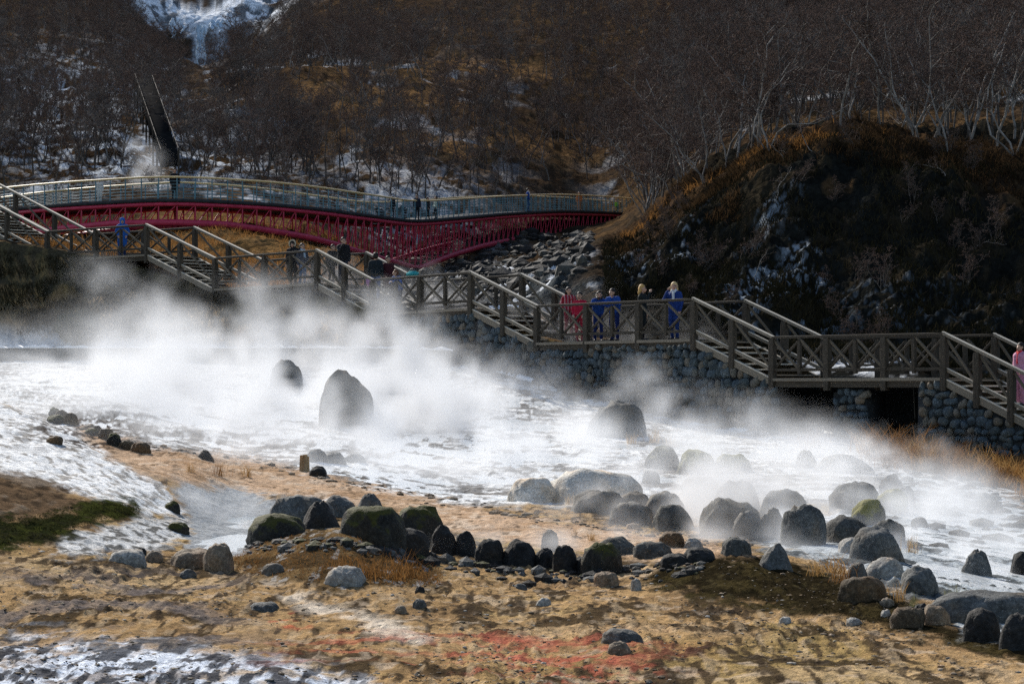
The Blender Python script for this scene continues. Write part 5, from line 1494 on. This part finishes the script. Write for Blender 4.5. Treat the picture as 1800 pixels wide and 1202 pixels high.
PWk(1186, .30, 'long-haired blond person in blue coat with pale collar', -35, 1.74, (0.012, 0.035, 0.16), (0.012, 0.035, 0.14), pose='face', hair=(0.58, 0.40, 0.18), hairlen=.36, long_coat=True, scarf=(0.5, 0.52, 0.55), yaw=.5)
PWk(1793, .40, 'dark-haired person in pink padded snowsuit with red scarf at the right edge', -60, 1.66, (0.52, 0.24, 0.34), (0.46, 0.2, 0.3), pose='pocket', bulk=1.25, hairlen=.3, scarf=(0.6, 0.03, 0.04))
def bake_people():
    dg = bpy.context.evaluated_depsgraph_get()
    for rt, tmp, caps, mats, mi, S, stripe in PEOPLE:
        ev = tmp.evaluated_get(dg)
        me = bpy.data.meshes.new_from_object(ev)
        me.name = 'body'
        n = len(me.vertices); co = np.empty(n * 3, np.float32); me.vertices.foreach_get('co', co); co = co.reshape(-1, 3).astype(float)
        best = np.full(n, 1e9); lab = np.zeros(n, int)
        for l_, a, b, r0, r1 in caps:
            a = np.array(a); b = np.array(b); e = b - a
            t = np.clip(((co - a) @ e) / (e @ e + 1e-9), 0, 1)
            dd = np.linalg.norm(co - a - t[:, None] * e, axis=1) - (r0 + (r1 - r0) * t)
            if l_ in ('eye', 'mouth'): dd -= .004 * S
            if l_ == 'coat': dd -= .008 * S
            m = dd < best; best[m] = dd[m]; lab[m] = mi[l_]
        nr = np.empty(n * 3, np.float32); me.vertices.foreach_get('normal', nr); nr = nr.reshape(-1, 3)
        cl = (lab == mi['coat']) | (lab == mi['legs'])
        w = fbm(co[:, 0] * 9 + co[:, 1] * 5, co[:, 2] * 13 + co[:, 1] * 4, 3, 17) * .014 * cl
        co = co + nr * w[:, None]
        me.vertices.foreach_set('co', co.astype(np.float32).ravel())
        me.materials.clear()
        for m_ in mats: me.materials.append(m_)
        fl = np.empty(len(me.loops), np.int32); me.loops.foreach_get('vertex_index', fl)
        ls = np.empty(len(me.polygons), np.int32); me.polygons.foreach_get('loop_start', ls)
        mx = lab[fl[ls]].astype(np.int32)
        if stripe:
            me.materials.append(cloth('stripe_fabric', stripe)); fx = co[fl[ls], 0]
            mx[(mx == mi['coat']) & (np.abs(np.mod(fx, .11) - .05) < .012)] = len(mats)
        me.polygons.foreach_set('material_index', mx)
        me.polygons.foreach_set('use_smooth', np.ones(len(me.polygons), bool))
        me.update()
        o = link('body', me, rt)
        bpy.data.objects.remove(tmp)
bake_people()

# ------------------------------------------------------------------ trees
def prisms(segs, n):
    """tapered prisms for an array of segments [x0 y0 z0 x1 y1 z1 r0 r1]"""
    s_ = np.asarray(segs, float); m = len(s_)
    p0, p1 = s_[:, :3], s_[:, 3:6]
    ax = p1 - p0; ax /= np.linalg.norm(ax, axis=1)[:, None] + 1e-9
    ref = np.where(np.abs(ax[:, 2:3]) > .9, np.array([[1., 0, 0]]), np.array([[0, 0, 1.]]))
    a = np.cross(ref, ax); a /= np.linalg.norm(a, axis=1)[:, None]; b = np.cross(ax, a)
    V = []
    for p_, r in ((p0, s_[:, 6]), (p1, s_[:, 7])):
        for k in range(n):
            an = 2 * math.pi * k / n
            V.append(p_ + (a * math.cos(an) + b * math.sin(an)) * r[:, None])
    co = np.stack(V, 1).reshape(-1, 3)
    i = np.arange(m)[:, None] * 2 * n
    f = np.concatenate([i + np.array([[k, (k + 1) % n, n + (k + 1) % n, n + k]]) for k in range(n)])
    return co, f
def grow(seed, H, lean=0.1, stems=1, spread=1.0, twist=.18, dens=1.0, lo=.3):
    rs = random.Random(seed)
    trunk, limb, twig = [], [], []
    def rv(k): return Vector((rs.gauss(0, k), rs.gauss(0, k), rs.gauss(0, k)))
    def branch(p, dirv, L, r, lev, up):
        n = (8, 5, 3, 3)[lev]
        pts = [(p.copy(), r)]
        dv = dirv.normalized()
        for k in range(n):
            dv = (dv + rv(twist * (1, 1.3, 1.2, 1.2)[lev]) + Vector((0, 0, up))).normalized()
            p = p + dv * L / n
            r2 = r * (1 - (k + 1) / n * (.72 if lev == 0 else .8))
            seg = [*pts[-1][0], *p, pts[-1][1], r2]
            (trunk if lev == 0 else limb if lev == 1 else twig).append(seg)
            pts.append((p.copy(), r2))
        if lev == 3: return
        cnt = int((11, 7, 5)[lev] * dens * rs.uniform(.8, 1.2))
        for c in range(cnt):
            f = rs.uniform(lo, 1.0) if lev == 0 else rs.uniform(.2, 1.0)
            i = min(int(f * n), n - 1); q = pts[i][0].lerp(pts[i + 1][0], f * n - i)
            a = rs.uniform(0, 6.283)
            out = Vector((math.cos(a), math.sin(a), rs.uniform(.35, 1.0) if lev == 0 else rs.uniform(-.1, .7)))
            par = (pts[i + 1][0] - pts[i][0]).normalized()
            dd = (out * spread + par * (.5 if lev else .35)).normalized()
            LL = L * ((.30, .42, .5)[lev]) * rs.uniform(.7, 1.25) * (1.15 - .45 * f if lev == 0 else 1)
            branch(q, dd, LL, max(pts[i][1] * (.5 if lev == 0 else .55), .006), lev + 1, .06 if lev == 0 else .02)
    for k in range(stems):
        a = rs.uniform(0, 6.283)
        d0 = Vector((math.cos(a) * (lean if stems == 1 else .32), math.sin(a) * (lean if stems == 1 else .32), 1))
        branch(Vector((0.06 * k, 0, -.25)), d0, H * rs.uniform(.85, 1.0), H * .0095 * (1 if stems == 1 else .8), 0, .05)
    return trunk, limb, twig
class Tree: pass
def make_proto(seed, H, bark, twigm, twmin=.011, **k):
    t = Tree()
    tr, li, tw = grow(seed, H, **k)
    co, f = prisms(tr, 6); t.trunk = mesh_np('trunk', co, f, [M[bark]], True)
    c1, f1 = prisms(li, 4)
    tw = np.array(tw); tw[:, 6:] = np.maximum(tw[:, 6:], twmin)
    c2, f2 = prisms(tw, 3)
    # limbs carry bark, twigs their own colour; quads and quads join
    f2q = f2
    co = np.concatenate([c1, c2]); ff = np.concatenate([f1, f2q + len(c1)])
    t.crown = mesh_np('crown', co, ff, [M[bark], M[twigm]], True, np.concatenate([np.zeros(len(f1)), np.ones(len(f2q))]))
    t.H = H
    return t
PROTO = {
 'birch': [make_proto(61 + k, 6.0, 'bark_pale', 'twig', spread=1.0, twist=.2, lo=.28, lean=.12) for k in range(4)],
 'birch_multi': [make_proto(71 + k, 5.0, 'bark_pale', 'twig', stems=3, spread=1.0, twist=.24, dens=.75, lo=.25) for k in range(2)],
 'brown': [make_proto(81 + k, 6.5, 'bark_brown', 'twig', spread=.9, twist=.15, lo=.22, lean=.06) for k in range(4)],
 'grey': [make_proto(91 + k, 6.5, 'bark_brown', 'twig_grey', spread=.85, twist=.14, lo=.22, lean=.06) for k in range(3)],
 'crooked': [make_proto(101 + k, 2.8, 'bark_pale', 'twig', twmin=.006, spread=1.2, twist=.34, dens=.55, lo=.3, lean=.5) for k in range(3)],
 'brush': [make_proto(111 + k, 2.2, 'bark_brown', 'twig', twmin=.008, stems=4, spread=1.0, twist=.24, dens=.7, lo=.12) for k in range(2)],
}
def tree(px, d, H, kind, label, group, idx=0, sink=0.0, cat='tree', name='birch_tree', lean=0.0):
    pr = PROTO[kind][idx % len(PROTO[kind])]
    z = zg(px, d)
    pos = Vector(((px - 900) * d / F, d, z - sink))
    rt = empty(name, pos)
    tag(rt, label, cat, group)
    s_ = H / pr.H
    m = Matrix.Translation(pos) @ Matrix.Rotation(lean, 4, 'Y') @ Matrix.Rotation(idx * 2.4, 4, 'Z') @ Matrix.Scale(s_, 4)
    link('trunk', pr.trunk, rt, m); link('crown', pr.crown, rt, m)
    return rt
def crest_d(px):
    dk, _ = knots(px); return dk[17]
for k, (px, off, H, kd, lab) in enumerate((
    (1335, 1, 5.6, 'birch', 'forked white birch at the left shoulder of the dark knoll'),
    (1352, 0, 5.0, 'birch_multi', 'several-stemmed white birch beside the forked one on the knoll shoulder'),
    (1478, 2, 5.8, 'birch', 'slim birch on the orange crest of the knoll'),
    (1490, 4, 5.0, 'birch_multi', 'bushy birch behind the slim one on the orange crest'),
    (1618, 1, 6.4, 'birch_multi', 'large many-limbed white birch on the highest part of the knoll'),
    (1640, 4, 5.6, 'birch', 'upright birch right behind the large many-limbed one'),
    (1665, 0, 5.0, 'birch', 'birch with pale forks right of the snow patch on the crest'),
    (1702, 3, 6.6, 'birch', 'tall straight birch near the right end of the crest'),
    (1752, 3, 6.2, 'birch', 'tall birch second from the right edge on the crest'),
    (1786, 2, 6.0, 'birch_multi', 'birch cut by the right edge on the crest'),
    (1420, 5, 5.2, 'birch', 'birch between the shoulder pair and the slim crest birch'),
    (1550, 3, 5.4, 'birch', 'birch left of the large many-limbed one on the crest'),
    (1240, 2, 4.2, 'birch_multi', 'pale low birch on the left flank of the knoll'),
    (1180, 5, 4.0, 'birch_multi', 'pale spreading birch at the left foot of the knoll, above the bridge end'),
    (1276, 3, 4.4, 'birch', 'leaning birch on the left flank of the knoll'))):
    tree(px, crest_d(px) + off, H, kd, lab, 'white birches on the knoll crest', k, lean=(-.12 if k % 3 == 0 else .05))
for k, (px, d, H, lab) in enumerate((
    (1360, 85, 1.9, 'crooked white sapling on the dark knoll face, left one'),
    (1385, 88, 1.6, 'thin crooked sapling just right of the left one on the knoll face'),
    (1436, 88, 2.1, 'Y-shaped white sapling in the middle of the knoll face'),
    (1570, 85, 1.9, 'lone white sapling low on the knoll face right of centre'),
    (1250, 84, 1.5, 'small bent sapling low on the left of the knoll face'),
    (1325, 80, 1.5, 'fallen-looking pale branchy sapling on the lower knoll face'),
    (1660, 84, 1.7, 'crooked sapling beside the right snow patch'),
    (1720, 80, 1.5, 'small sapling low on the right of the knoll face'))):
    tree(px, d, H, 'crooked', lab, 'crooked saplings on the dark knoll face', k, lean=(.5 if k % 2 else -.4), name='birch_sapling')
rs_ = random.Random(77)
# forest above the knoll
FL = {'birch': 'pale-trunked single birch in the thick wood above the dark knoll', 'birch_multi': 'pale birch of several stems in the thick wood above the dark knoll', 'brown': 'brown-trunked leafless tree in the thick wood above the dark knoll', 'grey': 'grey-twigged leafless tree in the thick wood above the dark knoll'}
for k in range(130):
    px = rs_.uniform(1120, 1850)
    d = crest_d(px) + 6 + 46 * rs_.random() ** 1.3
    kk = rs_.choice(['birch', 'brown', 'brown', 'brown', 'birch_multi', 'grey'])
    tree(px, d, rs_.uniform(4.4, 7.0), kk, FL[kk], 'leafless trees above the knoll', k, lean=rs_.uniform(-.1, .1))
# dark trunks on the snowy flat behind the bridge
for k, px in enumerate((650, 668, 686, 700, 722, 735, 748, 806, 842, 868, 470, 492, 538, 560, 612, 628, 575, 770, 826, 890, 915)):
    tree(px, rs_.uniform(168, 182), rs_.uniform(5.0, 7.5), 'brown' if k % 3 else 'grey', 'dark bare tree standing on the snowy flat behind the red bridge', 'dark bare trees behind the bridge', k, lean=rs_.uniform(-.14, .14), name='bare_tree')
for k in range(120):
    px = rs_.choice([rs_.uniform(-20, 560), rs_.uniform(430, 1120)])
    d = rs_.uniform(156, 235)
    if abs(px - 280) < 50 and d < 215: continue
    if px > 760 and d < np.interp(px, [760, 1120], [172, 212]): d += 45
    row_ = HR - zg(px, d) * F / d
    if 560 < px < 960 and 215 < row_ < 320 and k % 3: px = rs_.uniform(430, 560)
    tree(px, d, rs_.uniform(4.5, 7.2), rs_.choice(['brown', 'brown', 'grey', 'birch']), 'leafless tree in the brown wood on the lower slope behind the bridge', 'leafless trees on the lower slope', k, lean=rs_.uniform(-.1, .1), name='bare_tree')
# brush along the creek and behind the walkway on the left
for k in range(26):
    px = rs_.choice([rs_.uniform(-20, 330), rs_.uniform(330, 660)]); d = rs_.uniform(146, 168)
    tree(px, d, rs_.uniform(1.4, 2.4), 'brush', 'leafless brown bush on the slope around the bridge', 'leafless bushes around the bridge', k, cat='bush', name='bare_bush')

for k in range(34):
    px = rs_.uniform(1110, 1840); dk, _ = knots(px)
    d = dk[15] + (dk[17] - dk[15]) * rs_.uniform(.05, 1.0)
    tree(px, d, rs_.uniform(.8, 1.7), 'brush', 'leafless twiggy bush rooted in the dark knoll face', 'leafless bushes on the knoll face', k, cat='bush', name='bare_bush', lean=rs_.uniform(-.3, .3))

def forest(name, n, seed, region, kinds, Hr):
    rs = np.random.default_rng(seed)
    pts = []
    while len(pts) < n:
        r = region(rs)
        if r is None: continue
        px, d = r
        if px is None: continue
        pts.append(((px - 900) * d / F, d, zg(px, d) - .2))
    me = bpy.data.meshes.new(name)
    me.vertices.add(len(pts)); me.vertices.foreach_set('co', np.array(pts, np.float32).ravel())
    me.update()
    o = link(name, me); tag(o, kind='stuff')
    ng = bpy.data.node_groups.new(name, 'GeometryNodeTree')
    ng.interface.new_socket('Geometry', in_out='INPUT', socket_type='NodeSocketGeometry')
    ng.interface.new_socket('Geometry', in_out='OUTPUT', socket_type='NodeSocketGeometry')
    nd = lambda t: ng.nodes.new(t)
    gi, go = nd('NodeGroupInput'), nd('NodeGroupOutput')
    mp = nd('GeometryNodeMeshToPoints'); ng.links.new(gi.outputs[0], mp.inputs[0])
    gj = nd('GeometryNodeGeometryToInstance')
    for tr_o, cr_o in kinds:
        j = nd('GeometryNodeJoinGeometry')
        for q in (cr_o, tr_o):
            oi = nd('GeometryNodeObjectInfo'); oi.inputs['Object'].default_value = q; oi.transform_space = 'ORIGINAL'
            ng.links.new(oi.outputs['Geometry'], j.inputs[0])
        g2 = nd('GeometryNodeGeometryToInstance'); ng.links.new(j.outputs[0], g2.inputs[0])
        kinds_j.append(g2) if False else None
        g2s.append(g2)
    jj = nd('GeometryNodeJoinGeometry')
    for g2 in g2s[::-1]: ng.links.new(g2.outputs[0], jj.inputs[0])
    g2s.clear()
    ip = nd('GeometryNodeInstanceOnPoints'); ip.inputs['Pick Instance'].default_value = True
    ng.links.new(mp.outputs[0], ip.inputs['Points']); ng.links.new(jj.outputs[0], ip.inputs['Instance'])
    rv = nd('FunctionNodeRandomValue'); rv.data_type = 'FLOAT_VECTOR'
    rv.inputs[0].default_value = (-.09, -.09, 0); rv.inputs[1].default_value = (.09, .09, 6.28)
    ng.links.new(rv.outputs[0], ip.inputs['Rotation'])
    rsz = nd('FunctionNodeRandomValue'); rsz.inputs[2].default_value = Hr[0]; rsz.inputs[3].default_value = Hr[1]; rsz.inputs['Seed'].default_value = 5
    ng.links.new(rsz.outputs[1], ip.inputs['Scale'])
    ng.links.new(ip.outputs[0], go.inputs[0])
    md = o.modifiers.new('forest', 'NODES'); md.node_group = ng
    return o
g2s = []; kinds_j = []
def parts_of(kind, k):
    """two hidden-free sources for the far wood: the trunk and crown of trees already standing"""
    pr = PROTO[kind][k]
    out = [None, None]
    for o in C.objects:
        if o.data == pr.trunk: out[0] = o
        if o.data == pr.crown: out[1] = o
        if out[0] and out[1]: break
    return tuple(out)
SRC = [parts_of('brown', 0), parts_of('brown', 1), parts_of('grey', 0), parts_of('brown', 2), parts_of('brown', 3), parts_of('brown', 0), parts_of('birch', 1), parts_of('birch', 2)]
SRC = [q for q in SRC if q[0] and q[1]]
def far_region(rs):
    px = rs.uniform(-520, 1950); d = 170 * (620 / 170) ** (rs.random() ** .95)
    if px > 1130 and d < 138: return None
    if 760 < px < 1130 and d < np.interp(px, [760, 1120], [180, 215]): return None
    if 322 < px < 384 and d > 210: return None
    if 255 < px < 490 and d > 270 + abs(px - 365) * .9: return None
    if 700 < px < 910 and d > 400: return None
    if abs(px - 262) < 40 and d < 212: return None
    x = (px - 900) * d / F
    if fbm(x * .06, d * .06, 3, 301) < -.32: return None
    row = HR - zg(px, d) * F / d
    if row < -160: return None
    og = math.exp(-((px - 830) / 140) ** 2 - ((row - 150) / 34) ** 2) + math.exp(-((px - 650) / 170) ** 2 - ((row - 180) / 36) ** 2) * .8 + math.exp(-((px - 820) / 150) ** 2 - ((row - 285) / 40) ** 2) * .6 + math.exp(-((px - 510) / 60) ** 2 - ((row - 150) / 30) ** 2) * .7
    if rs.random() < og * 1.05: return None
    sn = math.exp(-((px - 120) / 90) ** 2 - ((row - 200) / 80) ** 2)
    if rs.random() < sn * .75: return None
    return px, d
forest('forest', 3600, 51, far_region, SRC, (.75, 1.25))
def right_region(rs):
    px = rs.uniform(1130, 2300); d = rs.uniform(135, 330)
    if HR - zg(px, d) * F / d < -160: return None
    return px, d
forest('hill_forest', 1750, 52, right_region, SRC, (.7, 1.15))

# ------------------------------------------------------------------ steam
def noise3(shape, cell, rs, p=1.9, an=(1, 1, 1), lo=1.0):
    n = rs.normal(size=shape).astype(np.float32)
    f = np.fft.rfftn(n)
    kx = np.fft.fftfreq(shape[0])[:, None, None] / cell[0] * an[0]; ky = np.fft.fftfreq(shape[1])[None, :, None] / cell[1] * an[1]; kz = np.fft.rfftfreq(shape[2])[None, None, :] / cell[2] * an[2]
    k = np.sqrt(kx ** 2 + ky ** 2 + kz ** 2)
    f *= np.where(k > 0, 1.0 / (k ** 2 + (1 / lo / 6.28) ** 2) ** (p / 2), 0)
    v = np.fft.irfftn(f, s=shape, axes=(0, 1, 2))
    return (v - v.mean()) / v.std()
def steam(name, lo, hi, res, plumes, dens, seed, lowlayer=None, g=0.08, wisp=.8):
    rs = np.random.default_rng(seed)
    lo, hi = np.array(lo, float), np.array(hi, float)
    N = np.maximum(((hi - lo) / res).astype(int) + 1, 4)
    hi = lo + (N - 1) * res
    pad = tuple(int(n * 1.15) + 4 for n in N)
    nz = noise3(pad, (res,) * 3, rs, 1.9, (1.0, 4.0, 1.1), wisp)[:N[0], :N[1], :N[2]]
    xs, ys, zs = [lo[i] + np.arange(N[i]) * res for i in range(3)]
    X, Y, Zg = np.meshgrid(xs, ys, zs, indexing='ij')
    den = np.zeros(X.shape, np.float32)
    # ground height under the lattice
    gx, gy = np.meshgrid(xs, ys, indexing='ij')
    gz = np.zeros(gx.shape)
    for j, y in enumerate(ys):
        gz[:, j] = [zg(900 + x * F / y, y) for x in xs[::4].repeat(4)[:len(xs)]] if len(xs) else 0
    hgt = Zg - gz[:, :, None]
    for px, row, d, rx, rz, rd, amp, sh in plumes:
        c = P(px, row, d); sx, sz = rx * d / F, rz * d / F
        dz = Zg - c.z
        q = ((X - c.x - sh * dz) / sx) ** 2 + ((Y - c.y) / rd) ** 2 + (dz / sz) ** 2
        den += amp * np.exp(-q * 1.3)
    if lowlayer:
        for px, row, d, rx, rd, hh, amp in lowlayer:
            c = P(px, row, d); sx = rx * d / F
            q = ((X - c.x) / sx) ** 2 + ((Y - c.y) / rd) ** 2
            den += amp * np.exp(-q * 1.3) * np.exp(-np.clip(hgt, 0, None) / hh)
    v = np.clip(.42 + nz * .60, 0, 2.4)
    den = den * v
    den = np.clip(den - .05, 0, None)
    # fade at the faces of the box
    for ax, n in enumerate(N):
        e = np.minimum(np.arange(n), np.arange(n)[::-1]) / 4.0
        w = np.clip(e, 0, 1); w = w * w
        if ax == 2: w[:n // 2] = np.clip(np.arange(n // 2) / 1.0, 0, 1)
        den *= w.reshape([-1 if k == ax else 1 for k in range(3)]).astype(np.float32)
    me = bpy.data.meshes.new(name)
    n = den.size
    me.vertices.add(n); me.vertices.foreach_set('co', np.zeros(n * 3, np.float32))
    a = me.attributes.new('dens', 'FLOAT', 'POINT'); a.data.foreach_set('value', den.astype(np.float32).ravel())
    t = NT(name + '_vapour')
    pv = t.n('ShaderNodeVolumePrincipled')
    pv.inputs['Color'].default_value = (.985, .99, 1, 1); pv.inputs['Density'].default_value = dens; pv.inputs['Anisotropy'].default_value = g
    pv.inputs['Density Attribute'].default_value = 'density'
    om = t.n('ShaderNodeOutputMaterial'); t.l(pv.outputs[0], om.inputs['Volume'])
    me.materials.append(t.m); me.update()
    o = link(name, me); tag(o, kind='stuff')
    ng = bpy.data.node_groups.new(name, 'GeometryNodeTree')
    ng.interface.new_socket('Geometry', in_out='INPUT', socket_type='NodeSocketGeometry')
    ng.interface.new_socket('Geometry', in_out='OUTPUT', socket_type='NodeSocketGeometry')
    nd = lambda tt: ng.nodes.new(tt)
    L = ng.links.new
    gi, go = nd('NodeGroupInput'), nd('NodeGroupOutput')
    vc = nd('GeometryNodeVolumeCube')
    vc.inputs['Min'].default_value = tuple(lo); vc.inputs['Max'].default_value = tuple(hi)
    for i, k in enumerate('XYZ'): vc.inputs['Resolution ' + k].default_value = int(N[i])
    pos = nd('GeometryNodeInputPosition'); sp = nd('ShaderNodeSeparateXYZ'); L(pos.outputs[0], sp.inputs[0])
    idx = None
    stride = (N[1] * N[2], N[2], 1)
    for i in range(3):
        m1 = nd('ShaderNodeMath'); m1.operation = 'SUBTRACT'; L(sp.outputs[i], m1.inputs[0]); m1.inputs[1].default_value = lo[i]
        m2 = nd('ShaderNodeMath'); m2.operation = 'DIVIDE'; L(m1.outputs[0], m2.inputs[0]); m2.inputs[1].default_value = res
        m3 = nd('ShaderNodeMath'); m3.operation = 'ROUND'; L(m2.outputs[0], m3.inputs[0])
        fi = nd('FunctionNodeFloatToInt'); L(m3.outputs[0], fi.inputs[0])
        im = nd('FunctionNodeIntegerMath'); im.operation = 'MULTIPLY'; L(fi.outputs[0], im.inputs[0]); im.inputs[1].default_value = int(stride[i])
        if idx is None: idx = im.outputs[0]
        else:
            ia = nd('FunctionNodeIntegerMath'); ia.operation = 'ADD'; L(idx, ia.inputs[0]); L(im.outputs[0], ia.inputs[1]); idx = ia.outputs[0]
    si = nd('GeometryNodeSampleIndex'); si.data_type = 'FLOAT'; si.domain = 'POINT'; si.clamp = True
    na = nd('GeometryNodeInputNamedAttribute'); na.data_type = 'FLOAT'; na.inputs['Name'].default_value = 'dens'
    L(gi.outputs[0], si.inputs['Geometry']); L(na.outputs[0], si.inputs['Value']); L(idx, si.inputs['Index'])
    L(si.outputs['Value'], vc.inputs['Density'])
    sm = nd('GeometryNodeSetMaterial'); sm.inputs['Material'].default_value = t.m
    L(vc.outputs[0], sm.inputs[0]); L(sm.outputs[0], go.inputs[0])
    md = o.modifiers.new('steam', 'NODES'); md.node_group = ng
    return o
# (column, row, distance, half width px, half height px, half depth m, amount, shear)
PL_FAR = [(280, 545, 80, 130, 65, 3, .40, -.4), (470, 560, 77, 100, 75, 3, .42, -.3), (190, 490, 84, 70, 40, 2.5, .3, -.5), (430, 592, 76, 170, 40, 4, .7, 0), (500, 655, 62, 60, 45, 2, .8, 0), (612, 735, 57, 80, 28, 2, .7, 0),
          (60, 645, 78, 110, 24, 4, .4, 0), (360, 650, 76, 220, 40, 5, .85, 0), (700, 610, 73, 105, 75, 3, .8, -.5), (645, 560, 73, 60, 65, 2.5, .55, -.6), (740, 660, 74, 140, 60, 4, 1.2, -.3),
          (470, 700, 68, 310, 42, 7, .8, 0), (850, 740, 64, 230, 50, 6, 1.2, 0), (960, 790, 56, 230, 40, 6, 1.2, 0), 
          (1170, 710, 62, 90, 60, 2.5, .6, -.5), (1130, 660, 63, 45, 45, 2, .32, -.6), (1340, 750, 60, 110, 45, 3, .6, -.4), (1230, 785, 54, 200, 42, 4, .95, -.2), (1430, 800, 50, 130, 42, 3, .7, -.4), (1700, 790, 52, 50, 40, 2, .25, -.4)]
LW_FAR = [(400, 690, 68, 520, 16, .8, 1.7), (820, 770, 58, 400, 12, .55, 1.8), (640, 720, 60, 160, 5, 1.1, .8), (1200, 800, 54, 330, 8, .5, 1.0), (490, 660, 66, 90, 3, .9, .9)]
steam('steam', (-24, 46, -2.6), (13, 93, 6.2), .24, PL_FAR, .30, 61, LW_FAR)
PL_NR = [(1180, 850, 43, 130, 40, 2.5, .8, -.3), (1420, 820, 42, 150, 45, 3, 1.0, -.3), (1300, 840, 41, 130, 40, 2.5, .7, -.3), (1570, 800, 43, 90, 50, 2.5, .6, -.5), (1650, 870, 40, 110, 40, 3, .5, -.2), (1740, 940, 36, 110, 60, 3, .35, -.2), (1110, 870, 40, 90, 30, 2, .5, 0),
         (1690, 1000, 30, 150, 40, 2.5, .5, 0), (1560, 985, 31, 120, 30, 2, .5, 0), (400, 880, 37, 80, 35, 2.5, .25, -.4), (860, 950, 30, 110, 22, 1.2, .45, 0), (960, 950, 29, 60, 22, 1, .4, 0), (300, 830, 40, 80, 30, 2.5, .3, -.2), (1400, 940, 33, 200, 20, 2, .3, 0)]
LW_NR = [(1320, 890, 40, 330, 6, .45, 1.5), (1400, 935, 34, 260, 2.5, .3, 1.2), (1600, 1000, 31, 260, 3, .35, 1.2), (1700, 960, 36, 160, 5, .3, .5), (380, 900, 36, 90, 2, .3, .25)]
steam('steam', (-8, 26, -2.7), (9.5, 45.6, 0.6), .12, PL_NR, .62, 62, LW_NR, wisp=.45)
steam('steam', (-27, 148, 9), (-20, 160, 18), .4, [(225, 270, 154, 45, 50, 3, .8, -.1), (235, 310, 154, 60, 40, 3, .7, 0), (210, 235, 154, 30, 30, 3, .4, -.2)], .22, 63)
